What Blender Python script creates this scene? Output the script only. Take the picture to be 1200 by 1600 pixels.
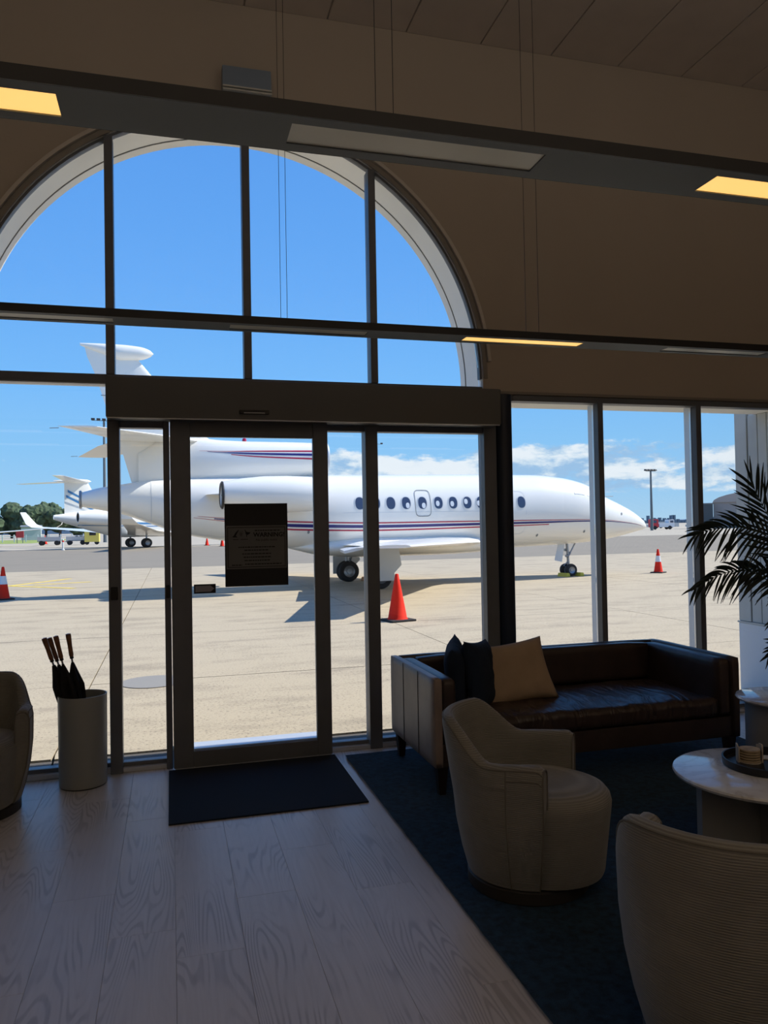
import bpy, bmesh, math, random
from mathutils import Vector, Matrix, noise as mnoise
random.seed(7)
for o in list(bpy.data.objects): bpy.data.objects.remove(o)
S = bpy.context.scene
COL = S.collection
PI = math.pi
# ------------------------------------------------------------------ camera
cam = bpy.data.cameras.new('camera'); camo = bpy.data.objects.new('camera', cam); COL.objects.link(camo)
S.camera = camo
YAW, PIT, ROL, FPX = .2711, .0196, -.0179, 1199.0
fwd = Vector((math.sin(YAW)*math.cos(PIT), math.cos(YAW)*math.cos(PIT), math.sin(PIT)))
rgt = Vector((math.cos(YAW), -math.sin(YAW), 0)); upv = rgt.cross(fwd)
r2 = rgt*math.cos(ROL)+upv*math.sin(ROL); u2 = upv*math.cos(ROL)-rgt*math.sin(ROL)
camo.matrix_world = Matrix(((r2.x,u2.x,-fwd.x,0),(r2.y,u2.y,-fwd.y,-5.42),(r2.z,u2.z,-fwd.z,1.6),(0,0,0,1)))
cam.sensor_fit = 'VERTICAL'; cam.sensor_height = 36; cam.lens = 36*FPX/1600
cam.clip_start = .05; cam.clip_end = 4000
# ------------------------------------------------------------------ view
S.view_settings.view_transform = 'Standard'; S.view_settings.look = 'None'
S.view_settings.gamma = 1; S.view_settings.use_curve_mapping = False
S.view_settings.exposure = 0.0
# ------------------------------------------------------------------ world sky
W = bpy.data.worlds.new('sky'); S.world = W; W.use_nodes = True
nt = W.node_tree; nt.nodes.clear()
def N(nt, t, **k):
    n = nt.nodes.new(t)
    for a, b in k.items():
        if a.startswith('i_'):
            key = a[2:]
            n.inputs[int(key) if key.isdigit() else key.replace('_', ' ')].default_value = b
        else: setattr(n, a, b)
    return n
def ramp(nt, fac, stops, interp='LINEAR'):
    n = nt.nodes.new('ShaderNodeValToRGB'); e = n.color_ramp.elements; n.color_ramp.interpolation = interp
    while len(e) > 1: e.remove(e[-1])
    e[0].position = stops[0][0]; e[0].color = (*stops[0][1], 1)
    for p, c in stops[1:]:
        q = e.new(p); q.color = (*c, 1)
    nt.links.new(fac, n.inputs[0]); return n
def lin(*c): return tuple((v/255/12.92 if v/255 <= .04045 else ((v/255+.055)/1.055)**2.4) for v in c)
tc = N(nt, 'ShaderNodeTexCoord'); sep = N(nt, 'ShaderNodeSeparateXYZ'); L = nt.links.new
L(tc.outputs['Generated'], sep.inputs[0])
grad = ramp(nt, sep.outputs['Z'], [(0, lin(178,214,240)), (.04, lin(160,207,244)), (.10, lin(142,200,247)), (.18, lin(122,189,252)), (.30, lin(104,172,247)), (.46, lin(94,160,240)), (1, lin(70,125,215))])
mp = N(nt, 'ShaderNodeMapping'); mp.inputs['Scale'].default_value = (11, 11, 30); L(tc.outputs['Generated'], mp.inputs[0])
n1 = N(nt, 'ShaderNodeTexNoise', i_Scale=1.0, i_Detail=9.0, i_Roughness=.62); L(mp.outputs[0], n1.inputs['Vector'])
def M_(nt, op, a, b=None, clamp=False):
    n = nt.nodes.new('ShaderNodeMath'); n.operation = op; n.use_clamp = clamp
    for i, v in enumerate((a, b)):
        if v is None: continue
        if isinstance(v, (int, float)): n.inputs[i].default_value = v
        else: nt.links.new(v, n.inputs[i])
    return n.outputs[0]
def smooth(nt, v, a, b, c=0., d=1.):
    n = nt.nodes.new('ShaderNodeMapRange'); n.interpolation_type = 'SMOOTHSTEP'
    n.inputs['From Min'].default_value = a; n.inputs['From Max'].default_value = b
    n.inputs['To Min'].default_value = c; n.inputs['To Max'].default_value = d
    nt.links.new(v, n.inputs['Value']); return n.outputs[0]
band = M_(nt, 'MULTIPLY', smooth(nt, sep.outputs['Z'], .010, .055), smooth(nt, sep.outputs['Z'], .085, .125, 1., 0.))
azm = smooth(nt, sep.outputs['X'], .05, .24, .25, 1.)
thr = M_(nt, 'ADD', n1.outputs[0], M_(nt, 'MULTIPLY', M_(nt, 'SUBTRACT', M_(nt, 'MULTIPLY', band, azm), 1.), .40))
cl = smooth(nt, thr, .365, .49)
mp2 = N(nt, 'ShaderNodeMapping'); mp2.inputs['Scale'].default_value = (11, 11, 30); mp2.inputs['Location'].default_value = (0, 0, .55); L(tc.outputs['Generated'], mp2.inputs[0])
n2 = N(nt, 'ShaderNodeTexNoise', i_Scale=1.0, i_Detail=9.0, i_Roughness=.62); L(mp2.outputs[0], n2.inputs['Vector'])
shade = smooth(nt, M_(nt, 'SUBTRACT', n1.outputs[0], n2.outputs[0]), -.10, .13)
cc = ramp(nt, shade, [(0, lin(160,195,230)), (.5, lin(212,228,242)), (1, lin(246,249,252))])
mx = N(nt, 'ShaderNodeMix', data_type='RGBA'); L(M_(nt, 'MULTIPLY', cl, .88), mx.inputs[0]); L(grad.outputs[0], mx.inputs[6]); L(cc.outputs[0], mx.inputs[7])
bg = N(nt, 'ShaderNodeBackground', i_Strength=1.06); L(mx.outputs[2], bg.inputs[0])
wo = N(nt, 'ShaderNodeOutputWorld'); L(bg.outputs[0], wo.inputs[0])
# ------------------------------------------------------------------ sun (beside and slightly behind the terminal)
sl = bpy.data.lights.new('sun', 'SUN'); sl.energy = 6.9; sl.angle = math.radians(.55); sl.color = (1, .955, .88)
so = bpy.data.objects.new('sun', sl); COL.objects.link(so)
sd = Vector((.72, .01, .70)).normalized()
so.rotation_euler = sd.to_track_quat('Z', 'Y').to_euler(); so.location = (30, -8, 40)
# ------------------------------------------------------------------ materials
MATS = {}
def mat(name, col, rough=.6, metal=0., noise=None, bump=None, spec=.5, emit=None, sheen=0., coat=0.):
    if name in MATS: return MATS[name]
    m = bpy.data.materials.new(name); m.use_nodes = True; nt = m.node_tree; b = nt.nodes['Principled BSDF']
    b.inputs['Base Color'].default_value = (*col, 1); b.inputs['Roughness'].default_value = rough
    b.inputs['Metallic'].default_value = metal; b.inputs['Specular IOR Level'].default_value = spec
    if sheen: b.inputs['Sheen Weight'].default_value = sheen
    if coat: b.inputs['Coat Weight'].default_value = coat
    if emit: b.inputs['Emission Color'].default_value = (*emit[0], 1); b.inputs['Emission Strength'].default_value = emit[1]
    if noise:
        sc, amt = noise
        t = N(nt, 'ShaderNodeTexCoord'); n = N(nt, 'ShaderNodeTexNoise', i_Scale=sc, i_Detail=5.0); nt.links.new(t.outputs['Object'], n.inputs['Vector'])
        lo = tuple(c*(1-amt) for c in col); hi = tuple(min(1, c*(1+amt)) for c in col)
        r = ramp(nt, n.outputs[0], [(.3, lo), (.7, hi)]); nt.links.new(r.outputs[0], b.inputs['Base Color'])
    if bump:
        sc, st = bump
        t = N(nt, 'ShaderNodeTexCoord'); n = N(nt, 'ShaderNodeTexNoise', i_Scale=sc, i_Detail=4.0); nt.links.new(t.outputs['Object'], n.inputs['Vector'])
        bp = N(nt, 'ShaderNodeBump', i_Strength=st, i_Distance=.01); nt.links.new(n.outputs[0], bp.inputs['Height']); nt.links.new(bp.outputs[0], b.inputs['Normal'])
    MATS[name] = m; return m
WALLC = mat('wall_paint', (.47,.40,.32), .85, noise=(1.2,.03))
CEIL = mat('ceiling_board', (.62,.54,.46), .9, noise=(3,.05))
REVEAL = mat('exterior_white_render', (.90,.88,.82), .8, noise=(2,.06))
FRAME = mat('dark_bronze_aluminium', (.135,.142,.155), .42, noise=(6,.08))
FRAMEL = mat('pale_aluminium', (.55,.57,.60), .35, .3)
HDR = mat('door_header_grey', (.125,.125,.12), .5)
NAVYP = mat('navy_column_paint', (.016,.026,.05), .35)
BLACK = mat('black_metal', (.006,.006,.007), .45)
BEAMU = mat('grey_beam_underside', (.17,.19,.20), .6)
DIFF = mat('unlit_diffuser', (.78,.77,.66), .35)
LIT = mat('lit_diffuser', (.9,.7,.4), .5, emit=((1,.56,.16), 1.15))
RUBBER = mat('tyre_rubber', (.02,.02,.022), .8)
WHITE = mat('aircraft_white', (.86,.83,.765), .22, coat=.3)
WGREY = mat('aircraft_light_grey', (.60,.62,.64), .35)
RED = mat('stripe_red', (.42,.012,.05), .3); NAVY = mat('stripe_navy', (.02,.02,.16), .3)
STEEL = mat('gear_steel', (.30,.31,.33), .35, .7)
DGLASS = mat('cabin_window_dark', (.045,.06,.11), .08, spec=.8)
SHADEW = mat('cabin_shade', (.72,.74,.76), .5)
GREYL = mat('panel_outline_grey', (.22,.24,.25), .6)
CONE = mat('cone_orange', (.78,.028,.010), .75, spec=.2); CONEW = mat('cone_reflective_white', (.75,.76,.76), .4)
CBASE = mat('cone_black_base', (.02,.018,.018), .8)
YEL = mat('chock_yellow', (.62,.50,.05), .6)
FAB = None
def cord(name, col, horiz=True, scale=150):
    m = mat(name, col, .9, sheen=.25); nt = m.node_tree; b = nt.nodes['Principled BSDF']
    t = N(nt, 'ShaderNodeTexCoord'); w = N(nt, 'ShaderNodeTexWave', i_Scale=scale, i_Distortion=.6, i_Detail=1.0); w.bands_direction = 'Z' if horiz else 'X'
    nt.links.new(t.outputs['Object'], w.inputs['Vector'])
    n = N(nt, 'ShaderNodeTexNoise', i_Scale=9.0, i_Detail=4.0); nt.links.new(t.outputs['Object'], n.inputs['Vector'])
    f = M_(nt, 'ADD', M_(nt, 'MULTIPLY', w.outputs['Fac'], .45), M_(nt, 'MULTIPLY', n.outputs[0], .6))
    r = ramp(nt, f, [(.25, tuple(c*.78 for c in col)), (.85, tuple(min(1,c*1.14) for c in col))]); nt.links.new(r.outputs[0], b.inputs['Base Color'])
    bp = N(nt, 'ShaderNodeBump', i_Strength=.55, i_Distance=.003); nt.links.new(w.outputs['Fac'], bp.inputs['Height']); nt.links.new(bp.outputs[0], b.inputs['Normal'])
    return m
CORD = cord('cream_cord_fabric', (.235,.222,.195), True, 40)
PLINTH = mat('dark_swivel_plinth', (.03,.026,.022), .6)
PIPE = mat('seam_piping', (.16,.145,.12), .9)
# glass: clear pane with a weak mirror
GL = bpy.data.materials.new('clear_glass'); GL.use_nodes = True; nt = GL.node_tree; nt.nodes.clear()
tr = N(nt, 'ShaderNodeBsdfTransparent'); tr.inputs[0].default_value = (.965,.98,.985,1)
gg = N(nt, 'ShaderNodeBsdfGlossy', i_Roughness=.01); fr = N(nt, 'ShaderNodeFresnel', i_IOR=1.35)
ms = N(nt, 'ShaderNodeMixShader'); nt.links.new(fr.outputs[0], ms.inputs[0]); nt.links.new(tr.outputs[0], ms.inputs[1]); nt.links.new(gg.outputs[0], ms.inputs[2])
oo = N(nt, 'ShaderNodeOutputMaterial'); nt.links.new(ms.outputs[0], oo.inputs[0])
# oak planks
def oak():
    m = mat('whitewashed_oak', (.42,.38,.35), .36); nt = m.node_tree; b = nt.nodes['Principled BSDF']; L = nt.links.new
    t = N(nt, 'ShaderNodeTexCoord'); oi = N(nt, 'ShaderNodeObjectInfo')
    off = N(nt, 'ShaderNodeCombineXYZ'); L(M_(nt, 'MULTIPLY', oi.outputs['Random'], 37.), off.inputs[0]); L(M_(nt, 'MULTIPLY', oi.outputs['Random'], 91.), off.inputs[1]); L(M_(nt, 'MULTIPLY', oi.outputs['Random'], 13.), off.inputs[2])
    va = N(nt, 'ShaderNodeVectorMath', operation='ADD'); L(t.outputs['Object'], va.inputs[0]); L(off.outputs[0], va.inputs[1])
    mp = N(nt, 'ShaderNodeMapping'); mp.inputs['Scale'].default_value = (4.6, .50, 1); L(va.outputs[0], mp.inputs[0])
    n = N(nt, 'ShaderNodeTexNoise', i_Scale=1.15, i_Detail=1.6, i_Roughness=.4); L(mp.outputs[0], n.inputs['Vector'])
    # growth rings: contour lines of a stretched field
    rings = M_(nt, 'SINE', M_(nt, 'MULTIPLY', n.outputs[0], 185.))
    rg = smooth(nt, rings, -.2, 1.)
    mp2 = N(nt, 'ShaderNodeMapping'); mp2.inputs['Scale'].default_value = (60, 2.2, 1); L(va.outputs[0], mp2.inputs[0])
    f = N(nt, 'ShaderNodeTexNoise', i_Scale=1.0, i_Detail=5.0, i_Roughness=.6); L(mp2.outputs[0], f.inputs['Vector'])
    big = N(nt, 'ShaderNodeTexNoise', i_Scale=2.5, i_Detail=2.0); L(va.outputs[0], big.inputs['Vector'])
    rm = smooth(nt, big.outputs[0], .40, .62, .12, 1.15)
    v = M_(nt, 'ADD', M_(nt, 'MULTIPLY', M_(nt, 'MULTIPLY', rg, rm), .42), M_(nt, 'MULTIPLY', f.outputs[0], .62))
    v = M_(nt, 'ADD', v, M_(nt, 'MULTIPLY', oi.outputs['Random'], .05))
    r = ramp(nt, v, [(.15, (.66,.62,.60)), (.5, (.58,.54,.52)), (.95, (.40,.37,.355))]); L(r.outputs[0], b.inputs['Base Color'])
    bp = N(nt, 'ShaderNodeBump', i_Strength=.25, i_Distance=.002); bp.invert = True; L(v, bp.inputs['Height']); L(bp.outputs[0], b.inputs['Normal'])
    return m
OAK = oak()
def concrete(name, c1, c2, sc=1.0, joints=False):
    m = mat(name, c1, .9); nt = m.node_tree; b = nt.nodes['Principled BSDF']; L = nt.links.new
    g = N(nt, 'ShaderNodeNewGeometry')
    mp = N(nt, 'ShaderNodeMapping'); mp.inputs['Scale'].default_value = (.75*sc, 2.1*sc, 1); L(g.outputs['Position'], mp.inputs[0])
    n = N(nt, 'ShaderNodeTexNoise', i_Scale=1.0, i_Detail=8.0, i_Roughness=.65); L(mp.outputs[0], n.inputs['Vector'])
    f = N(nt, 'ShaderNodeTexNoise', i_Scale=38.0, i_Detail=4.0, i_Roughness=.7); L(g.outputs['Position'], f.inputs['Vector'])
    d = smooth(nt, f.outputs[0], .33, .48)
    v = M_(nt, 'ADD', M_(nt, 'MULTIPLY', n.outputs[0], .72), M_(nt, 'MULTIPLY', d, .27))
    r = ramp(nt, v, [(.36, c2), (.62, c1)]); L(r.outputs[0], b.inputs['Base Color'])
    bp = N(nt, 'ShaderNodeBump', i_Strength=.35, i_Distance=.01); L(f.outputs[0], bp.inputs['Height']); L(bp.outputs[0], b.inputs['Normal'])
    return m
CONC = concrete('apron_concrete', (.455,.37,.25), (.20,.16,.112))
ASPH = concrete('apron_asphalt', (.245,.205,.15), (.185,.155,.115), .3)
FARC = concrete('far_concrete', (.43,.37,.28), (.35,.30,.225), .12)
GRASS = concrete('grass', (.26,.31,.065), (.19,.23,.055), .3)
GROUT = mat('slab_joint', (.10,.085,.07), .95)
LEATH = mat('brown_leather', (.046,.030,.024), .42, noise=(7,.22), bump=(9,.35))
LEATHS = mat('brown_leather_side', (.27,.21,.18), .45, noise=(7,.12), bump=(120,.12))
RUG = mat('navy_rug_pile', (.013,.040,.075), 1.0, noise=(34,.45), bump=(260,.8))
MATT = mat('navy_entrance_mat', (.006,.010,.022), 1.0, bump=(300,.6))
MARB = None
def marble():
    m = mat('white_marble', (.62,.61,.59), .08); nt = m.node_tree; b = nt.nodes['Principled BSDF']; L = nt.links.new
    t = N(nt, 'ShaderNodeTexCoord'); n = N(nt, 'ShaderNodeTexNoise', i_Scale=3.0, i_Detail=6.0, i_Distortion=1.6); L(t.outputs['Object'], n.inputs['Vector'])
    v = M_(nt, 'ABSOLUTE', M_(nt, 'SUBTRACT', n.outputs[0], .5))
    r = ramp(nt, v, [(0, (.58,.56,.54)), (.03, (.70,.69,.68)), (.12, (.76,.76,.75))]); L(r.outputs[0], b.inputs['Base Color']); return m
MARB = marble()
TBASE = mat('grey_table_base', (.30,.30,.29), .5, bump=(60,.1))
BINM = mat('grey_powder_coat', (.30,.31,.29), .42)
UMB = mat('black_umbrella_cloth', (.006,.006,.008), .8); WOODH = mat('umbrella_wood_handle', (.20,.085,.035), .4, noise=(40,.3))
TRAY = mat('black_tray', (.012,.013,.016), .4); COAST = mat('cork_coaster', (.42,.33,.22), .8, noise=(30,.2)); COASTW = mat('pale_coaster_holder', (.50,.44,.36), .6)
PNAVY = mat('navy_cushion', (.008,.018,.040), .95, bump=(30,.4)); PBEI = mat('beige_cushion', (.40,.29,.19), .95, noise=(6,.08), bump=(14,.6))
LEAF = mat('palm_leaf', (.010,.022,.014), .5); STEM = mat('palm_stem', (.03,.045,.02), .5); POT = mat('white_planter', (.55,.55,.54), .5); SOIL = mat('soil', (.03,.02,.015), 1.)
# ------------------------------------------------------------------ mesh builder
class MB:
    def __init__(s): s.v = []; s.f = []; s.m = []; s.mi = 0
    def add(s, vs, fs):
        o = len(s.v); s.v += [tuple(v) for v in vs]; s.f += [tuple(i+o for i in f) for f in fs]; s.m += [s.mi]*len(fs); return s
    def box(s, x0, x1, y0, y1, z0, z1):
        vs = [(x, y, z) for z in (z0, z1) for y in (y0, y1) for x in (x0, x1)]
        return s.add(vs, [(0,2,3,1),(4,5,7,6),(0,1,5,4),(2,6,7,3),(0,4,6,2),(1,3,7,5)])
    def loft(s, rings, cap=True, closed=True):
        n = len(rings[0]); vs = [p for r in rings for p in r]; fs = []
        for i in range(len(rings)-1):
            for j in range(n if closed else n-1):
                k = (j+1) % n; fs.append((i*n+j, i*n+k, (i+1)*n+k, (i+1)*n+j))
        if cap and closed: fs += [tuple(range(n))[::-1], tuple(range((len(rings)-1)*n, len(rings)*n))]
        return s.add(vs, fs)
    def lathe(s, prof, c=(0,0,0), n=32, cap=True, ax='z', sx=1, sy=1):
        rings = []
        for r, z in prof:
            ring = []
            for k in range(n):
                a = 2*PI*k/n; u, w = r*math.cos(a)*sx, r*math.sin(a)*sy
                p = (u, w, z) if ax == 'z' else ((z, u, w) if ax == 'x' else (w, z, u))
                ring.append((p[0]+c[0], p[1]+c[1], p[2]+c[2]))
            rings.append(ring)
        return s.loft(rings, cap)
    def tube(s, pts, r, n=8, cap=True):
        pts = [Vector(p) for p in pts]; rings = []; up = None
        for i, p in enumerate(pts):
            d = (pts[min(i+1, len(pts)-1)]-pts[max(i-1, 0)]).normalized()
            if up is None: up = Vector((0,0,1)) if abs(d.z) < .9 else Vector((1,0,0))
            a = d.cross(up).normalized(); b = a.cross(d).normalized(); up = b
            rr = r[i] if isinstance(r, (list, tuple)) else r
            rings.append([p+a*math.cos(2*PI*k/n)*rr+b*math.sin(2*PI*k/n)*rr for k in range(n)])
        return s.loft(rings, cap)
    def prism(s, poly, z0, z1, ax='z'):
        def P(u, v, w): return (u, v, w) if ax == 'z' else ((u, w, v) if ax == 'y' else (w, u, v))
        n = len(poly); vs = [P(u, v, z0) for u, v in poly]+[P(u, v, z1) for u, v in poly]
        return s.add(vs, [tuple(range(n))[::-1], tuple(range(n, 2*n))]+[(i, (i+1) % n, n+(i+1) % n, n+i) for i in range(n)])
    def build(s, name, material=None, parent=None, smooth=False, bevel=0, seg=2, label=None, kind=None, loc=None, sub=0, auto=None):
        me = bpy.data.meshes.new(name); me.from_pydata(s.v, [], s.f)
        mats = material if isinstance(material, (list, tuple)) else [material]
        for m in mats: me.materials.append(m)
        if len(mats) > 1: me.polygons.foreach_set('material_index', s.m)
        bm = bmesh.new(); bm.from_mesh(me); bmesh.ops.recalc_face_normals(bm, faces=bm.faces)
        if bevel:
            bmesh.ops.remove_doubles(bm, verts=bm.verts, dist=1e-5)
            es = [e for e in bm.edges if len(e.link_faces) == 2 and e.calc_face_angle(0) > .6]
            bmesh.ops.bevel(bm, geom=es, offset=bevel, segments=seg, profile=.6, affect='EDGES', clamp_overlap=True)
        bm.to_mesh(me); bm.free()
        if bevel and not smooth and seg > 1:
            wn_ = True
        else: wn_ = False
        if smooth or (bevel and seg > 1):
            me.polygons.foreach_set('use_smooth', [True]*len(me.polygons))
            try: me.set_sharp_from_angle(angle=auto or (.65 if smooth else .9))
            except Exception: pass
        o = bpy.data.objects.new(name, me); COL.objects.link(o)
        if wn_: w_ = o.modifiers.new('weighted', 'WEIGHTED_NORMAL'); w_.keep_sharp = True
        if parent: o.parent = parent
        if loc: o.location = loc
        if sub:
            md = o.modifiers.new('sub', 'SUBSURF'); md.levels = sub; md.render_levels = sub
        if label: o['label'] = label
        if kind: o['kind'] = kind
        return o
def B(name, m, parent, *box, bevel=0, **k):
    return MB().box(*box).build(name, m, parent, bevel=bevel, **k)
def empty(name, loc=(0,0,0), rz=0):
    o = bpy.data.objects.new(name, None); COL.objects.link(o); o.location = loc; o.rotation_euler = (0,0,rz); o.empty_display_size = .1; return o
def tag(o, label=None, cat=None, group=None, kind=None):
    if label: o['label'] = label
    if cat: o['category'] = cat
    if group: o['group'] = group
    if kind: o['kind'] = kind
    return o
def copy_tree(o, parent=None):
    c = o.copy(); COL.objects.link(c)
    if parent: c.parent = parent
    for ch in list(o.children): copy_tree(ch, c)
    return c
def interp(tab, x, col=1):
    if x <= tab[0][0]: return tab[0][col]
    for i in range(len(tab)-1):
        a, b = tab[i], tab[i+1]
        if x <= b[0]:
            # catmull-rom on uneven knots (finite-difference tangents)
            h = b[0]-a[0]; t = (x-a[0])/h
            def sl(k):
                if k <= 0: return (tab[1][col]-tab[0][col])/(tab[1][0]-tab[0][0])
                if k >= len(tab)-1: return (tab[-1][col]-tab[-2][col])/(tab[-1][0]-tab[-2][0])
                d0 = (tab[k][col]-tab[k-1][col])/(tab[k][0]-tab[k-1][0]); d1 = (tab[k+1][col]-tab[k][col])/(tab[k+1][0]-tab[k][0])
                return 0 if d0*d1 <= 0 else 2*d0*d1/(d0+d1)
            m0, m1 = sl(i)*h, sl(i+1)*h
            return (2*t**3-3*t*t+1)*a[col]+(t**3-2*t*t+t)*m0+(-2*t**3+3*t*t)*b[col]+(t**3-t*t)*m1
    return tab[-1][col]
# ================================================================== GROUND AND SETTING
ap = B('apron', GROUT, None, -32, 42, .46, 29.5, -.25, -.03, kind='structure')
slab = None
for i in range(-7, 10):
    for j in range(-1, 8):
        x0, x1 = -.83+4.4*i, -.83+4.4*(i+1); y0, y1 = 3.2+3.8*j, 3.2+3.8*(j+1)
        if j == -1: y0 = .47
        if j >= 7: continue
        if j == 6: y1 = 29.48
        w, d = x1-x0-.013, y1-y0-.013; key = (round(w, 3), round(d, 3))
        if slab is None: slab = {}
        if key not in slab: o = MB().box(-w/2, w/2, -d/2, d/2, -.06, 0).build('slab', CONC, ap); slab[key] = o
        else: o = slab[key].copy(); COL.objects.link(o)
        o.location = ((x0+x1)/2, (y0+y1)/2, random.uniform(-.001, .001))
B('asphalt_strip', ASPH, None, -400, 500, 29.5, 75, -.25, 0, kind='structure')
B('far_apron', FARC, None, -900, 1800, 75, 1500, -.25, -.002, kind='structure')
tag(B('grass_verge', GRASS, None, -160, -21.5, 128, 200, -.1, .001), 'strip of mown green grass beyond the parked jets', 'grass', kind='stuff')
B('ground_left', FARC, None, -400, -32.02, .46, 29.5, -.25, -.002, kind='structure')
B('ground_right', FARC, None, 42.02, 500, .46, 29.5, -.25, -.002, kind='structure')
# distant hills
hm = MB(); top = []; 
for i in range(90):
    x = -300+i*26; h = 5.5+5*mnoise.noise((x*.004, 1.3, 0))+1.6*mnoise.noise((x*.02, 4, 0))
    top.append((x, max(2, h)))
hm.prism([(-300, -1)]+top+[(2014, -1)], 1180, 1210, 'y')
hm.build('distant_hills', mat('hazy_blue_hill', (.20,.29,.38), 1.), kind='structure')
# ---- facade wall with arch
AC, AZ, AR = .51, 2.72, 1.80
arch = [(AC+AR*math.cos(a), AZ+AR*math.sin(a)) for a in [PI*k/64 for k in range(65)]]
outl = [(-6,0),(AC-AR,0)]+arch[::-1]+[(2.31,2.6),(5.2,2.6),(5.2,0),(8,0),(8,5.31),(-6,5.31)]
def wallmesh(outl, y0, y1):
    bm = bmesh.new(); vs = [bm.verts.new((x, y0, z)) for x, z in outl]
    f = bm.faces.new(vs); r = bmesh.ops.extrude_face_region(bm, geom=[f]); 
    bmesh.ops.translate(bm, verts=[g for g in r['geom'] if isinstance(g, bmesh.types.BMVert)], vec=(0, y1-y0, 0))
    bmesh.ops.recalc_face_normals(bm, faces=bm.faces); bmesh.ops.triangulate(bm, faces=bm.faces, ngon_method='EAR_CLIP'); return bm
bm = wallmesh(outl, .0, .45); me = bpy.data.meshes.new('wall_front'); 
for f in bm.faces: f.material_index = 0 if f.calc_center_median().y < .01 else 1
bm.to_mesh(me); bm.free(); me.materials.append(WALLC); me.materials.append(REVEAL)
wf = bpy.data.objects.new('wall_front', me); COL.objects.link(wf); wf['kind'] = 'structure'
B('wall_left', WALLC, None, -6.2, -6, -9, 0, 0, 5.31, kind='structure')
B('wall_right', WALLC, None, 8, 8.2, -9, 0, 0, 5.31, kind='structure')
B('wall_back', WALLC, None, -6.2, 8.2, -9.2, -9, 0, 5.31, kind='structure')
fl = B('floor', GROUT, None, -6.2, 8.2, -9.2, .46, -.25, -.012, kind='structure')
ce = B('ceiling', CEIL, None, -6.2, 8.2, -9.2, .45, 5.325, 5.5, kind='structure')
pw = None
for i in range(-9, 12):
    for j in range(3):
        x0 = 1.743+.6*i
        if x0 < -6 or x0 > 7.4: continue
        if pw is None: pw = MB().box(.005, .595, -3.0+.006, 0, 0, .02).build('panel', CEIL, ce, bevel=.003, seg=1); o = pw
        else: o = pw.copy(); COL.objects.link(o)
        o.location = (x0, -3.0*j-.002, 5.308)
# planks (in the part of the floor the photo shows), a plain floor beyond
PW = .2565; pk = {}
for i in range(-12, 22):
    x0 = .0+PW*i
    y = .0; first = True
    st = [0, .44, .22, .66, .10, .52, .3, .74][(i*3) % 8] if i not in (0, 1, 2) else {0:-1.157-.0, 1:-.73, 2:-.29}[i]
    if i in (0, 1, 2): Ls = {0:[1.17, 1.25, 1.3, 2.2], 1:[.75, 1.25, 1.3, 2.2], 2:[.31, 1.25, 1.3, 2.2]}[i]; Ls = {0:[1.16,1.25,1.6,1.9],1:[.77,1.23,1.7,2.],2:[.3,1.26,1.8,2.]}[i]
    else: Ls = [.25+st*1.3, 1.26, 1.26, 1.26, 1.26]
    for ln in Ls:
        y1 = y-ln
        if y1 < -6: y1 = -6
        if y-y1 < .1: break
        key = round(y-y1, 3)
        if key not in pk: o = MB().box(.0004, PW-.0004, -(y-y1)+.0008, 0, -.014, 0).build('plank', OAK, fl, bevel=.0008, seg=1); pk[key] = o
        else: o = pk[key].copy(); COL.objects.link(o)
        o.location = (x0, y, 0); y = y1
B('floor_rear', OAK, fl, -6, 8, -9, -6.0, -.014, -.001)
B('floor_side', OAK, fl, -6, PW*-12, -6, 0, -.014, -.001); B('floor_side', OAK, fl, PW*22, 8, -6, 0, -.014, -.001)
# ---- arch trims
def ring(ro, ri, y0, y1, a0=0., a1=PI, n=64, cz=AZ, cx=AC):
    m = MB(); R = []
    for k in range(n+1):
        a = a0+(a1-a0)*k/n; c, s_ = math.cos(a), math.sin(a)
        R.append([(cx+r*c, y, cz+r*s_) for r, y in ((ro,y0),(ri,y0),(ri,y1),(ro,y1))])
    return m.loft(R)
TRIMM = mat('painted_trim', (.27,.24,.20), .6)
m = ring(1.862, 1.838, -.035, -.001, a0=.07); ring_o = m.build('trim_1', mat('glossy_trim_paint', (.62,.56,.48), .35), smooth=True, kind='structure')
m = ring(1.835, 1.80, -.012, -.0005, a0=0); m.build('trim_2', TRIMM, smooth=True, kind='structure')
m = ring(1.7995, 1.797, .345, .352); m.build('trim_3', mat('soffit_joint', (.10,.10,.095), .9), smooth=True, kind='structure')
m = ring(1.7995, 1.795, .355, .45); m.build('trim_4', REVEAL, smooth=True, kind='structure')
# ---- curtain wall frames = the arched window, the sidelights, the right windows
FY0, FY1 = .0, .09
w1 = empty('window_1', (AC, .045, 2.63)); w1['kind'] = 'structure'
def Wp(par, name, m, x0, x1, y0, y1, z0, z1, bevel=.003):
    l = par.location
    return B(name, m, par, x0-l[0], x1-l[0], y0-l[1], y1-l[1], z0-l[2], z1-l[2], bevel=bevel, seg=1)
m = ring(1.7995, 1.783, .02, .07, cz=AZ-w1.location[2], cx=0); 
for i, v in enumerate(m.v): m.v[i] = (v[0], v[1]-.045, v[2])
m.build('arch_frame', FRAME, w1, smooth=True)
def archz(x): return AZ+math.sqrt(max(0, 1.785**2-(x-AC)**2))
for x0, x1 in ((-.405,-.35),(.508,.562),(1.425,1.478)):
    Wp(w1, 'mullion', FRAME, x0, x1, -.015, .10, 2.655, archz((x0+x1)/2)-.0)
Wp(w1, 'transom', FRAME, AC-1.79, AC+1.79, -.01, .10, 2.595, 2.655)
Wp(w1, 'transom_edge', FRAMEL, AC-1.79, -.41, -.012, .098, 2.587, 2.595)
def pane(par, x0, x1, z0, z1, y=.05):
    l = par.location; return B('pane', GL, par, x0-l[0], x1-l[0], y-.003-l[1], y+.003-l[1], z0-l[2], z1-l[2])
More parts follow.
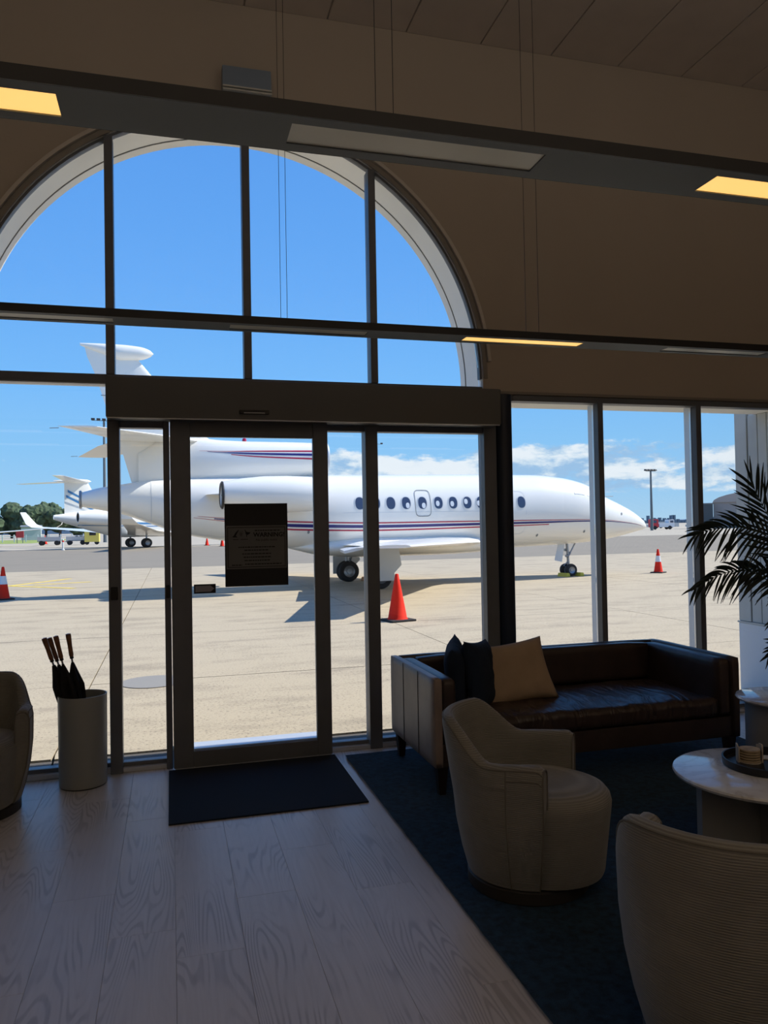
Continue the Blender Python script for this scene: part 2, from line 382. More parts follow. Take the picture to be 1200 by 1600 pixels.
def archpane(x0, x1):
    n = 16; poly = [(x0-AC, .03), (x1-AC, .03)]+[(x-AC, AZ+math.sqrt(max(.0001, 1.786**2-(x-AC)**2))-2.63) for x in [x1+(x0-x1)*k/n for k in range(n+1)]]
    MB().prism(poly, .002, .008, 'y').build('pane', GL, w1)
for a, b in ((AC-1.785,-.405),(-.35,.508),(.562,1.425),(1.478,AC+1.785)): archpane(a, b)
# lower left window (left of the door)
w2 = empty('window_2', (-.85, .045, 0)); w2['kind'] = 'structure'
Wp(w2, 'jamb', FRAME, -1.29, -1.24, 0, .09, 0, 2.587); 
Wp(w2, 'sill_rail', FRAMEL, -1.24, -.402, 0, .035, .0, .035); Wp(w2, 'sill_rail', FRAME, -1.24, -.402, .036, .11, .0, .06)
pane(w2, -1.24, -.402, .06, 2.587)
# door surround
w3 = empty('window_3', (.95, .045, 0)); w3['kind'] = 'structure'
MULL = ((-.402,-.325,-.03,.09),(-.045,-.004,-.03,.06),(1.37,1.462,-.02,.10),(2.30,2.40,-.02,.10))
for x0, x1, y0, y1 in MULL: Wp(w3, 'mullion', FRAME, x0, x1, y0, y1, 0, 2.594)
for x0, x1 in ((-.325,-.045),(1.462,2.30)):
    Wp(w3, 'sill_rail', FRAMEL, x0, x1, -.005, .03, .0, .03); Wp(w3, 'sill_rail', FRAME, x0, x1, .031, .10, .0, .055)
    Wp(w3, 'head_rail', FRAME, x0, x1, .0, .09, 2.30, 2.345)
    pane(w3, x0, x1, .055, 2.30)
Wp(w3, 'sill_rail', FRAMEL, 1.02, 1.37, -.01, .03, .0, .03); Wp(w3, 'sill_rail', FRAME, 1.02, 1.37, .031, .10, .0, .055); Wp(w3, 'head_rail', FRAME, 1.02, 1.37, 0, .09, 2.30, 2.345)
pane(w3, 1.02, 1.37, .055, 2.30)
for (x0, x1, y0) in ((-.388,-.345,-.048),(-.036,-.012,-.048)):
    Wp(w3, 'lock_cover', BLACK, x0, x1, y0, y0+.018, 1.15, 1.235)
# right windows
w4 = empty('window_4', (3.8, .045, 0)); w4['kind'] = 'structure'
for x0, x1 in ((3.285,3.332),(4.20,4.25)):
    Wp(w4, 'mullion', FRAME, x0, x1, -.01, .05, .03, 2.56); Wp(w4, 'mullion_flange', FRAMEL, x0+.006, x1-.008, .052, .16, .03, 2.56)
    Wp(w4, 'mullion_gasket', BLACK, x0+.004, x1-.006, .0502, .066, .03, 2.56)
Wp(w4, 'head_rail', FRAME, 2.55, 5.199, -.01, .09, 2.555, 2.6); Wp(w4, 'jamb', FRAME, 5.14, 5.199, -.01, .09, .03, 2.555)
Wp(w4, 'sill_rail', FRAMEL, 2.55, 5.199, -.01, .03, .0, .03); Wp(w4, 'sill_rail', FRAME, 2.55, 5.199, .031, .10, .0, .06)
for a, b in ((2.55,3.285),(3.332,4.20),(4.25,5.14)): pane(w4, a, b, .06, 2.555, y=.075)
B('trim_5', TRIMM, None, 2.40, 5.45, -.02, -.001, 2.603, 2.625, bevel=.003, kind='structure')
B('trim_6', REVEAL, None, 2.45, 5.2, .16, .45, 2.575, 2.599, kind='structure')
B('trim_7', FRAMEL, None, .0, 1.10, .33, .54, -.02, .014, kind='structure', bevel=.002)
# right exterior return: siding boards on the reveal
SID = mat('painted_siding', (.50,.51,.48), .7, noise=(5,.07))
sr = B('wall_return', REVEAL, None, 5.2, 5.24, .45, .62, 0, 2.9, kind='structure')
sr.location = (0,0,0)
yy = .10
for w_ in (.10,.10,.115,.125):
    B('siding_board', SID, sr, 5.178, 5.2, yy+.003, yy+w_-.003, .66, 2.574, bevel=.004, seg=1); yy += w_+.0
B('siding_board', SID, sr, 5.17, 5.2, yy+.004, .70, .66, 2.72, bevel=.004, seg=1)
B('lower_board', mat('white_base_panel', (.66,.70,.74), .6), sr, 5.165, 5.2, .10, .70, .0, .64, bevel=.004, seg=1)
B('base_cap', SID, sr, 5.16, 5.2, .10, .71, .642, .657)
# navy round column
tag(MB().lathe([(.068,0),(.068,2.6)], (2.475,.02,0), 32).build('column', NAVYP, smooth=True), kind='structure')
# ---- sliding door header and leaf
hd = empty('door_header', (.98, -.11, 2.34)); tag(hd, 'long grey box housing above the glass sliding door', 'door operator')
B('housing', HDR, hd, -1.375, 1.37, -.11, .108, 0, .262, bevel=.006); B('end_cap', HDR, hd, 1.3705, 1.376, -.108, .106, .004, .258, bevel=.003)
B('track_cover', FRAMEL, hd, -1.37, 1.365, -.108, -.098, -.008, -.0005)
B('sensor', BLACK, hd, -.53, -.33, -.128, -.1105, .035, .062, bevel=.005); B('lens', STEEL, hd, -.50, -.36, -.13, -.1282, .038, .045)
dr = empty('door_1', (.545, -.06, 0)); dr['kind'] = 'structure'
def D(name, m, x0, x1, z0, z1, y0=-.022, y1=.022, bevel=.004): return B(name, m, dr, x0-.545, x1-.545, y0, y1, z0, z1, bevel=bevel, seg=1)
D('stile', FRAME, .0, .132, .012, 2.355); D('stile', FRAME, .972, 1.078, .012, 2.355)
D('top_rail', FRAME, .132, .972, 2.235, 2.355); D('bottom_rail', FRAME, .132, .972, .012, .118)
D('pane', GL, .132, .972, .118, 2.235, -.003, .003, 0); D('glazing_bead', FRAMEL, .134, .970, .118, .128, .005, .02, .001)
D('weather_strip', FRAMEL, .01, 1.07, .004, .012, -.018, .018, .0)
# ---- notice on the door glass
nb = tag(MB().box(-.216,.216,0,.0016,-.285,.285).build('door_notice', mat('black_film', (.004,.004,.005), .6), loc=(.570,-.0655,1.494)), 'large black film panel with a grey warning notice on door glass', 'sign')
GP = mat('grey_notice', (.13,.13,.125), .7); DK = mat('notice_print', (.004,.004,.004), .8)
B('notice_plate', GP, nb, -.207, .207, -.002, -.0002, -.165, .133)
bm_ = MB()
for a in ((-.198,.198,.118,.122),(-.198,.198,-.154,-.150),(-.198,-.194,-.154,.122),(.194,.198,-.154,.122)): bm_.box(a[0], a[1], -.0032, -.0021, a[2], a[3])
bm_.build('border', DK, nb)
def text(s, size, x, z, par, m, y=-.0034, align='LEFT', bold=0.):
    cu = bpy.data.curves.new('txt', 'FONT'); cu.body = s; cu.size = size; cu.align_x = align; cu.extrude = .0004; cu.offset = bold; cu.resolution_u = 2
    o = bpy.data.objects.new('txt', cu); COL.objects.link(o)
    dg = bpy.context.evaluated_depsgraph_get(); me = bpy.data.meshes.new_from_object(o.evaluated_get(dg)); bpy.data.objects.remove(o)
    me.materials.clear(); me.materials.append(m); q = bpy.data.objects.new('lettering', me); COL.objects.link(q); q.parent = par
    q.location = (x, y, z); q.rotation_euler = (PI/2, 0, 0); return q
text('WARNING!', .042, -.022, .055, nb, DK, bold=.0012); text('No public entry', .023, -.006, .026, nb, DK)
ln = MB()
for x0, x1, z in ((-.012,.165,.098),(-.125,.125,-.016),(-.085,.08,-.037),(-.10,.10,-.062),(-.09,.095,-.085),(-.085,.09,-.108),(-.17,-.10,-.138),(-.08,.17,-.133)):
    x = x0
    while x < x1:
        w_ = random.uniform(.008,.024); ln.box(x, min(x+w_, x1), -.0032, -.0021, z-.0035, z+.0035); x += w_+.004
ln.build('small_print', DK, nb, kind='stuff')
em = MB()
def ep(poly, ox, oz, s): em.prism([(ox+x*s, oz+z*s) for x, z in poly], -.0034, -.0021, 'y')
ep([(-.2,0),(.6,0),(.5,.2),(.25,.3),(.55,.9),(.75,1.25),(.85,1.35),(.95,1.7),(.8,1.75),(.7,1.5),(.55,1.4),(.1,.9),(-.15,.4),(-.55,.1)], -.150, .053, .030)
ep([(0,0),(.12,0),(.15,.5),(.7,.75),(.95,1.1),(.5,1.15),(.1,1.2),(-.15,1.55),(-.3,1.75),(-.45,1.6),(-.2,1.35),(-.2,.9),(.0,.6)], -.070, .053, .030)
sh_ = [(-.35,1.35),(.35,1.35),(.35,.6),(.2,.25),(0,.1),(-.2,.25),(-.35,.6)]
for k in range(7):
    a, b = sh_[k], sh_[(k+1) % 7]; d = Vector((b[0]-a[0], b[1]-a[1])).normalized()*.05; nn = (-d.y, d.x)
    ep([(a[0],a[1]),(b[0],b[1]),(b[0]+nn[0],b[1]+nn[1]),(a[0]+nn[0],a[1]+nn[1])], -.105, .055, .030)
em.box(-.107,-.103,-.0032,-.0021,.062,.09); em.box(-.113,-.097,-.0032,-.0021,.075,.078)
em.box(-.16,-.125,-.0032,-.0021,.036,.040); em.box(-.11,-.06,-.0032,-.0021,.036,.040)
em.build('crest', DK, nb)
ar = tag(MB().box(-.072,.072,0,.0016,-.031,.031).build('direction_sticker', mat('black_film', (.004,.004,.005), .6), loc=(.217,-.0655,1.203)), 'small black sticker with a pale arrow at lower left of door glass', 'sticker')
MB().prism([(-.063,-.021),(.038,-.021),(.062,0),(.038,.021),(-.063,.021)], -.0022, -.0003, 'y').build('arrow', mat('arrow_grey', (.33,.32,.35), .7), ar)
# ---- wall fitting above the beam
wb = empty('wall_light', (.547, -.002, 4.625)); tag(wb, 'small boxy wall fitting with glossy bluish face high above the arch', 'light fitting')
mm = MB(); prof = [(0,0),(-.07,0),(-.10,.035),(-.105,.10),(-.085,.19),(0,.195)]
mm.prism(prof, -.168, .168, 'x'); mm.build('body', mat('satin_blue_grey', (.24,.30,.38), .3), wb, bevel=.004)
for z in (.004, .026): B('louvre', mat('pale_louvre', (.62,.62,.56), .5), wb, -.168, .168, -.118, -.095, z, z+.010)
B('bracket', BLACK, wb, -.15, .15, -.02, .0, -.06, -.0005)
# ---- suspended light beams
def beam(name, y0, y1, z, inserts, label, wires, x0=-3.2, x1=5.6):
    r = empty(name, ((x0+x1)/2, (y0+y1)/2, z)); tag(r, label, 'pendant light', 'linear pendant lights under the ceiling')
    cx, cy = r.location[0], r.location[1]; h = .038; w = (y1-y0)/2
    # underside as strips around the recesses
    ins = sorted(inserts); m = MB(); m.box(x0-cx, x1-cx, -w, w, .012, h)
    iy = .042; ww = w-iy
    m.box(x0-cx, x1-cx, -w, -ww, 0, .012); m.box(x0-cx, x1-cx, ww, w, 0, .012)
    xs = [x0]+[v for a, b, l in ins for v in (a, b)]+[x1]
    for k in range(0, len(xs), 2): m.box(xs[k]-cx, xs[k+1]-cx, -ww, ww, 0, .012)
    m.build('channel', BEAMU, r)
    B('side_rail', BLACK, r, x0-cx, x1-cx, -w-.006, -w-.0003, -.0015, h+.002); B('side_rail', BLACK, r, x0-cx, x1-cx, w+.0003, w+.006, .0015, h+.002)
    B('top_cover', BLACK, r, x0-cx, x1-cx, -w, w, h+.0003, h+.006)
    for a, b, lit in ins: B('diffuser', LIT if lit else DIFF, r, a-cx+.001, b-cx-.001, -ww+.001, ww-.001, .004, .0115, label='glowing warm diffuser' if lit else 'unlit pale diffuser')
    for x, yy in wires:
        MB().tube([(x-cx, yy, h), (x-cx, yy, 5.30-z)], .0016 if y0 > -2 else .0012, 6).build('suspension_cable', BLACK, r)
    return r
beam('linear_pendant', -3.32, -3.12, 2.75, [(-1.07,-.278,1),(.345,1.14,0),(1.77,2.57,1),(3.19,3.99,0)], 'thick suspended linear light nearest the camera, crossing above the arch top', [(.608,0),(.663,0),(-1.9,0),(3.1,0)])
beam('linear_pendant', -1.11, -.93, 2.75, [(-1.09,-.29,0),(.335,1.135,0),(1.752,2.555,1),(3.176,3.97,0)], 'farther slim suspended linear light crossing the middle of the arch window', [(.626,0),(.663,0),(2.175,0),(2.264,0)])
# two added light beams, unseen behind the camera, put in to brighten the room
def rear_fill_beam(y, lb):
    r = empty('linear_pendant', (1.2, y, 3.0)); tag(r, lb, 'pendant light', 'added fill lights at the rear of the lounge')  # added fill beam, shaped and named like the two visible pendants
    B('channel', BEAMU, r, -4.4, 4.4, -.1, .1, .012, .038)
    for k in range(4): B('diffuser', LIT, r, -4.0+2.2*k, -2.9+2.2*k, -.06, .06, 0, .0115)
    for sx in (-3.5, 3.5): MB().tube([(sx, 0, .038), (sx, 0, 2.3)], .0016, 6).build('suspension_cable', BLACK, r)
    for up in (0, 1):
        l = bpy.data.lights.new('fill_light', 'AREA'); l.shape = 'RECTANGLE'; l.size = 8.0; l.size_y = .12; l.energy = (FILL_UP if up else FILL_DN); l.color = (1, .92, .82)  # added area lights, upward and downward, that lift the interior brightness
        o = bpy.data.objects.new('fill_light', l); COL.objects.link(o); o.parent = r; o.location = (0, 0, .05 if up else -.01); o.rotation_euler = (PI if up else 0, 0, 0)
FILL_UP, FILL_DN = 48., 3.
for y_, lb_ in ((-5.9, 'added fill-light beam just behind the viewer, out of view'), (-7.6, 'added fill-light beam nearest the rear wall, out of view')): rear_fill_beam(y_, lb_)
# ================================================================== AIRCRAFT
class Body:
    def __init__(s, tab, yc=0., n=2.0): s.t = tab; s.yc = yc; s.n = n     # (s, top, bottom, halfwidth)
    def ring(s, q, k=40):
        t, b, w = interp(s.t, q, 1), interp(s.t, q, 2), interp(s.t, q, 3); zc, h = (t+b)/2, (t-b)/2; e = 2/s.n; R = []
        for i in range(k):
            a = 2*PI*i/k; c, d = math.cos(a), math.sin(a)
            R.append((-q, s.yc+w*math.copysign(abs(c)**e, c), zc+h*math.copysign(abs(d)**e, d)))
        return R
    def side(s, q, z, sign=-1, off=.006):
        t, b, w = interp(s.t, q, 1), interp(s.t, q, 2), interp(s.t, q, 3); zc, h = (t+b)/2, (t-b)/2
        v = max(0, 1-min(1, abs((z-zc)/h))**s.n)**(1/s.n)
        return (-q, s.yc+sign*(w*v+off), z)
    def mesh(s, n=70, k=40):
        q0, q1 = s.t[0][0], s.t[-1][0]; m = MB(); rr = []
        for i in range(n+1):
            u = i/n; q = q0+(q1-q0)*u; rr.append(s.ring(q, k))
        return m.loft(rr)
def decal(body, poly, sign=-1, off=.006, th=.0, rings=4):
    c = (sum(p[0] for p in poly)/len(poly), sum(p[1] for p in poly)/len(poly)); vs = [body.side(*c, sign, off)]; n = len(poly); fs = []
    for r in range(1, rings+1):
        for p in poly: vs.append(body.side(c[0]+(p[0]-c[0])*r/rings, c[1]+(p[1]-c[1])*r/rings, sign, off))
    for j in range(n): fs.append((0, 1+j, 1+(j+1) % n))
    for r in range(rings-1):
        for j in range(n): fs.append((1+r*n+j, 1+(r+1)*n+j, 1+(r+1)*n+(j+1) % n, 1+r*n+(j+1) % n))
    return MB().add(vs, fs)
def stripe(body, f0, f1, s0, s1, sign=-1, off=.005, n=60, k=2):
    rows = []
    for i in range(n+1):
        q = s0+(s1-s0)*i/n; a, b = f0(q), f1(q); rows.append([body.side(q, a+(b-a)*j/k, sign, off) for j in range(k+1)])
    return MB().loft(rows, cap=False, closed=False)
def oval(cs, cz, w, h, n=20, e=2.3): return [(cs+w*math.copysign(abs(math.cos(2*PI*i/n))**(2/e), math.cos(2*PI*i/n)), cz+h*math.copysign(abs(math.sin(2*PI*i/n))**(2/e), math.sin(2*PI*i/n))) for i in range(n)]
def outline(body, poly, wd, sign=-1, off=.007):
    c = (sum(p[0] for p in poly)/len(poly), sum(p[1] for p in poly)/len(poly)); n = len(poly); vs = []; fs = []
    for p in poly:
        d = Vector((p[0]-c[0], p[1]-c[1])); L_ = d.length; d = d/L_
        vs.append(body.side(p[0], p[1], sign, off)); vs.append(body.side(p[0]-d.x*wd, p[1]-d.y*wd, sign, off))
    for j in range(n): k = (j+1) % n; fs.append((2*j, 2*k, 2*k+1, 2*j+1))
    return MB().add(vs, fs)
AF = [(0,0),(.03,.5),(.10,.85),(.30,1),(.6,.72),(1,.03),(.6,-.5),(.3,-.62),(.10,-.55),(.03,-.35)]
def wing(sections, vert=False, n=6):
    """sections: (le_x, span_coord, other, chord, thickness) ; x forward"""
    R = []
    for i in range(len(sections)-1):
        a, b = sections[i], sections[i+1]
        for k in range(n if i < len(sections)-2 else n+1):
            t = k/n; s_ = [a[j]+(b[j]-a[j])*t for j in range(5)]; ring_ = []
            for u, v in AF:
                x = s_[0]-u*s_[3]; w = v*s_[4]/2*(.85 if v > 0 else .85)
                ring_.append((x, s_[1], s_[2]+w) if not vert else (x, s_[2]+w, s_[1]))
            R.append(ring_)
    return MB().loft(R)
def wheel(par, x, y, r, w, hubl=None):
    pr = [(r*.55,-w/2),(r*.86,-w/2),(r*.97,-w*.34),(r,-w*.12),(r,w*.12),(r*.97,w*.34),(r*.86,w/2),(r*.55,w/2)]
    t = MB().lathe(pr, (x, y, r), 32, cap=False, ax='y').build('tyre', RUBBER, par, smooth=True)
    h = MB().lathe([(r*.02,-w*.40),(r*.24,-w*.42),(r*.26,-w*.30),(r*.48,-w*.36),(r*.56,-w*.46),(r*.56,w*.46),(r*.48,w*.36),(r*.26,w*.30),(r*.24,w*.42),(r*.02,w*.40)], (x, y, r), 24, ax='y').build('wheel_hub', STEEL, t, smooth=True)
    return t
pl = empty('business_jet', (11.7, 15.76, 0), math.radians(3)); tag(pl, 'white three-engined business jet with red and navy stripes parked before the windows', 'aircraft')
fus = Body([(-2.88,1.50,1.44,.03),(-2.80,1.62,1.39,.12),(-2.6,1.77,1.35,.24),(-2.2,2.01,1.26,.42),(-1.7,2.24,1.16,.58),(-1.15,2.47,1.08,.74),(-.47,2.84,1.01,.90),(.32,3.01,.97,1.0),(1.41,3.09,.94,1.05),(3,3.09,.88,1.07),(6.6,3.06,.86,1.07),(8.0,3.05,.98,1.05),(8.9,3.03,1.10,1.01),(10.4,3.0,1.32,.86),(11.3,2.97,1.48,.74),(12.3,2.90,1.82,.56),(12.9,2.80,2.04,.43),(13.4,2.72,2.15,.33),(13.85,2.60,2.24,.22)], n=2.1)
fus.mesh(110, 48).build('fuselage', WHITE, pl, smooth=True)
fair = Body([(2.4,1.2,.98,.2),(3.2,1.35,.82,.95),(4.6,1.4,.78,1.15),(6.6,1.4,.78,1.15),(7.8,1.3,.86,.9),(8.6,1.2,1.05,.3)], n=2.4); fair.mesh(30, 28).build('belly_fairing', WHITE, pl, smooth=True)
duct = Body([(7.62,3.93,3.05,.42),(7.9,3.94,3.0,.46),(8.6,3.95,2.9,.46),(9.6,3.95,2.85,.43),(10.4,3.97,2.8,.37),(11.1,4.02,2.7,.30),(11.8,4.0,2.6,.24),(12.5,3.6,2.55,.16)], n=2.0); duct.mesh(50, 36).build('centre_intake_duct', WHITE, pl, smooth=True)
MB().lathe([(.30,-.02),(.40,-.03),(.44,.02),(.43,.06)], (-7.62,0,3.52), 28, ax='x').build('intake_lip', WGREY, pl, smooth=True)
MB().lathe([(.001,.035),(.36,.034)], (-7.62,0,3.52), 28, cap=False, ax='x').build('intake_mouth', BLACK, pl)
tabm = [(-2.7,1.46),(-2.3,1.55),(-1.56,1.64),(-.78,1.70),(.3,1.725),(2.4,1.73),(6.2,1.73),(8.6,1.79),(10.4,1.90),(11.3,1.97)]
top_ = lambda q: interp(tabm, q)
spd = lambda q: interp([(-2.7,.02),(-1.5,.06),(-.78,.09),(.3,.12),(1.4,.16),(3.3,.20),(6.2,.245),(8.6,.25),(10.4,.10),(11.3,.04)], q)
for nm, mt, k0, k1, a, b in (('red_stripe',RED,0.,.14,-2.62,11.1),('navy_stripe',NAVY,.30,.62,-2.5,10.7),('red_stripe',RED,.80,.96,1.2,11.2)):
    for sg in (-1, 1): stripe(fus, lambda q: top_(q)-spd(q)*k0, lambda q: top_(q)-spd(q)*k1, a, b, sg).build(nm, mt, pl)
for nm, mt, k0, k1, a in (('red_stripe',RED,0.,.16,11.0),('navy_stripe',NAVY,.34,.60,10.8),('red_stripe',RED,.82,1.,10.2)):
    t2 = lambda q: interp([(7.7,3.70),(9.5,3.67),(10.4,3.65),(11.1,3.66)], q); s2 = lambda q: interp([(7.7,.27),(9.5,.18),(10.4,.08),(11.1,.02)], q)
    for sg in (-1, 1): stripe(duct, lambda q: t2(q)-s2(q)*k0, lambda q: t2(q)-s2(q)*k1, 7.7, a, sg, n=30).build(nm, mt, pl)
shade_k = {6.06:(0,0),5.62:(.35,-.3),5.15:(.3,-.35),4.68:(-.2,.1),4.24:(-.3,0),3.81:(-.4,.5),3.40:(-.6,.1)}
for q in (6.93,6.49,6.06,5.62,5.15,4.68,4.24,3.81,3.40,2.97,2.12):
    for sg in (-1, 1):
        w_ = decal(fus, oval(q, 2.24, .125, .165), sg, .007).build('cabin_window', DGLASS, pl, smooth=True)
        outline(fus, oval(q, 2.24, .142, .182), .017, sg, .009).build('window_rim', WGREY, w_)
        if sg == -1 and q in shade_k and shade_k[q] != (0,0):
            a, b = shade_k[q]; decal(fus, oval(q-a*.11, 2.24+b*.12-.03, .055, .075), sg, .011).build('window_blind', SHADEW, w_)
rr_ = oval(5.13, 2.235, .235, .37, 28, 5); outline(fus, rr_, .022).build('emergency_exit', GREYL, pl)
outline(fus, oval(2.35, 1.95, .38, .62, 28, 6), .010).build('cabin_door', WGREY, pl)
decal(fus, oval(3.05, 1.06, .28, .09), -1, .012).build('landing_light', GREYL, pl)
for ss in (-1, 1):
    decal(fus, [(-.05,2.62),(.28,2.70),(.26,2.48),(-.12,2.44)], ss, .008).build('cockpit_window', WGREY, pl)
    decal(fus, [(-.16,2.58),(-.72,2.48),(-.82,2.34),(-.22,2.42)], ss, .008).build('cockpit_window', WGREY, pl)
    decal(fus, [(-.78,2.55),(-.98,2.44),(-1.02,2.36),(-.88,2.34)], ss, .008).build('windscreen', DGLASS, pl)
for q, z in ((-.1,1.36),(-1.55,1.88),(1.5,1.28),(8.3,1.5),(9.0,1.45),(9.6,1.5)): decal(fus, oval(q, z, .03, .04), -1, .01).build('static_port', GREYL, pl)
for q0 in (9.2, 12.2):
    stripe(fus, lambda q: interp(fus.t, q0, 1)-.02, lambda q: interp(fus.t, q0, 2)+.02, q0, q0+.018, -1, .004, n=1, k=20).build('panel_joint', WGREY, pl)
stripe(fus, lambda q: 2.0, lambda q: 1.99, 2.8, 7.4, -1, .004, n=20, k=1).build('panel_joint', WGREY, pl)
MB().tube([(1.3,.1,2.43),(1.75,.1,2.44)], .012, 6).build('probe', GREYL, pl)
MB().tube([(-6.4,0,.9),(-6.45,0,.7)], .02, 6).build('antenna', GREYL, pl); MB().lathe([(.01,.09),(.05,.07),(.06,.0)], (-9.8,0,3.95), 12).build('beacon', RED, pl, smooth=True)
MB().tube([(.9,-.25,1.12),(.95,-.25,.96),(1.02,-.25,.96)], .018, 6).build('antenna', GREYL, pl)
# wings
WG = [(-3.0,.7,1.12,4.4,.40),(-3.9,1.5,1.14,3.5,.33),(-5.6,4.0,1.18,2.2,.20),(-7.95,7.6,1.24,1.05,.09)]
for sg in (-1, 1):
    wn = wing([(a, sg*b, c, d, e) for a, b, c, d, e in WG]).build('wing', WHITE, pl, smooth=True)
    MB().loft([[(x, sg*y, z), (x-.45, sg*y, z-.10), (x-.44, sg*y, z-.16), (x-.02, sg*y, z-.08)] for x, y, z in ((-7.15,1.4,1.15),(-7.75,4.,1.18))]).build('flap', WGREY, wn)
# fin, bullet and tailplane
wing([(-9.6,2.6,0,3.0,.22),(-10.45,3.85,0,2.5,.22),(-11.0,4.15,0,2.08,.22),(-12.12,5.55,0,1.38,.17),(-12.5,6.02,0,1.2,.14),(-12.9,6.30,0,.86,.10)], vert=True).build('fin', WHITE, pl, smooth=True)
blt = Body([(12.10,6.17,6.15,.02),(12.2,6.26,6.06,.09),(12.45,6.33,5.98,.15),(12.9,6.36,5.95,.17),(13.3,6.36,6.08,.12),(13.86,6.35,6.29,.02)]); blt.mesh(24, 20).build('fin_tip_fairing', WHITE, pl, smooth=True)
MB().tube([(-13.25,0,5.05),(-13.38,0,5.05)], .012, 5).build('static_wick', GREYL, pl)
for sg in (-1, 1):
    tp = wing([(-10.9,0,3.92,2.1,.17),(-11.9,sg*1.3,3.90,1.6,.12),(-13.35,sg*3.5,3.80,.78,.05)]).build('tailplane', WHITE, pl, smooth=True)
    MB().tube([(-14.12,sg*3.2,3.8),(-14.3,sg*3.2,3.79)], .008, 5).build('static_wick', GREYL, tp)
# side engines
for sg in (-1, 1):
    y = sg*1.50; z = 2.47
    en = MB().lathe([(.30,.06),(.36,.0),(.41,-.05),(.44,-.25),(.46,-.8),(.45,-1.4),(.40,-1.9),(.33,-2.35),(.30,-2.45),(.27,-2.45),(.25,-2.2)], (-8.15, y, z), 36, cap=False, ax='x').build('engine_nacelle', WHITE, pl, smooth=True)
    MB().lathe([(.001,.0),(.28,-.02)], (-8.22, y, z), 24, cap=False, ax='x').build('fan_face', BLACK, en)
    MB().lathe([(.34,0),(.345,-.03),(.30,-.06),(.27,-.03)], (-10.56, y, z-.02), 28, cap=False, ax='x').build('exhaust_ring', BLACK, en, smooth=True)
    MB().lathe([(.26,.1),(.16,.05),(.10,-.02),(.001,-.10)], (-10.5, y, z-.02), 24, cap=False, ax='x').build('exhaust_cone', GREYL, en, smooth=True)
    wing([(-8.9, sg*.75, 2.5, 2.0, .22),(-8.9, sg*1.2, 2.48, 2.0, .20)], n=2).build('engine_pylon', WHITE, pl, smooth=True)
MB().lathe([(.20,.0),(.23,-.02),(.22,-.06),(.15,-.06),(.15,.0)], (-13.85,0,2.42), 24, cap=False, ax='x').build('exhaust_ring', STEEL, pl, smooth=True)
# landing gear
ng = empty('nose_gear'); ng.parent = pl; ng.name = 'nose_gear'
MB().tube([(.03,0,.22),(-.02,0,1.05)], .04, 12).build('strut', STEEL, ng, smooth=True); MB().tube([(0,0,.55),(.28,0,1.02)], .022, 8).build('drag_brace', STEEL, ng)
MB().tube([(-.0,0,.45),(-.14,0,.32),(.02,0,.24)], .018, 8).build('torque_link', STEEL, ng); MB().tube([(.03,-.15,.19),(.03,.15,.19)], .028, 8).build('axle', STEEL, ng)
for q in ((-.05,-.05,.62),(.07,.04,.7),(-.03,.05,.8)): MB().lathe([(.001,-.05),(.04,-.05),(.045,.05),(.001,.05)], q, 10, ax='x').build('actuator', STEEL, ng, smooth=True)
for y in (-.13, .13): wheel(ng, .03 if y < 0 else -.0, y, .19, .13)
MB().prism([(-.55,.50),(-.30,.45),(-.20,.98),(-.42,.98)], -.16, -.145, 'y').build('gear_door', WGREY, ng)
for sg in (-1, 1):
    mg = empty('main_gear'); mg.parent = pl; X = -6.58
    MB().tube([(X,sg*1.5,.31),(X-.03,sg*1.5,1.0)], .06, 12).build('strut', STEEL, mg, smooth=True); MB().tube([(X,sg*1.5,.45),(X+.05,sg*.9,.98)], .03, 8).build('side_brace', STEEL, mg)
    MB().tube([(X+.05,sg*1.5,.7),(X+.18,sg*1.5,.52),(X+.03,sg*1.5,.38)], .02, 8).build('torque_link', STEEL, mg)
    MB().tube([(X,sg*1.32,.31),(X,sg*1.68,.31)], .04, 10).build('axle', STEEL, mg)
    for dy in (-.13, .13): wheel(mg, X, sg*1.5+dy, .31, .17)
    MB().prism([(X-.35,1.08),(X+.42,1.08),(X+.50,.62),(X+.30,.42),(X+.30,.22),(X-.35,.22)], sg*1.86, sg*1.88, 'y').build('gear_door', WGREY, mg, bevel=.004)
# chocks
def chock(x, y, rz, m, label, grp=None):
    t = empty('wheel_chock', (x, y, 0), rz); tag(t, label, 'wheel chock', grp)
    MB().prism([(-.09,0),(.09,0),(.05,.11),(-.05,.11)], -.20, .20, 'y').build('wedge', m, t, bevel=.01); MB().tube([(0,.20,.06),(.06,.24,.05),(0,.28,.04)], .008, 6).build('rope', GREYL, t)
chock(11.47, 15.60, .2, YEL, 'yellow wheel chock behind the jet nose wheel'); chock(11.99, 15.68, .2, YEL, 'yellow wheel chock in front of the jet nose wheel, nearer the nose')
chock(5.62, 17.0, .1, mat('chock_orange', (.7,.25,.03), .6), 'orange wheel chock by the far main wheel of the jet')
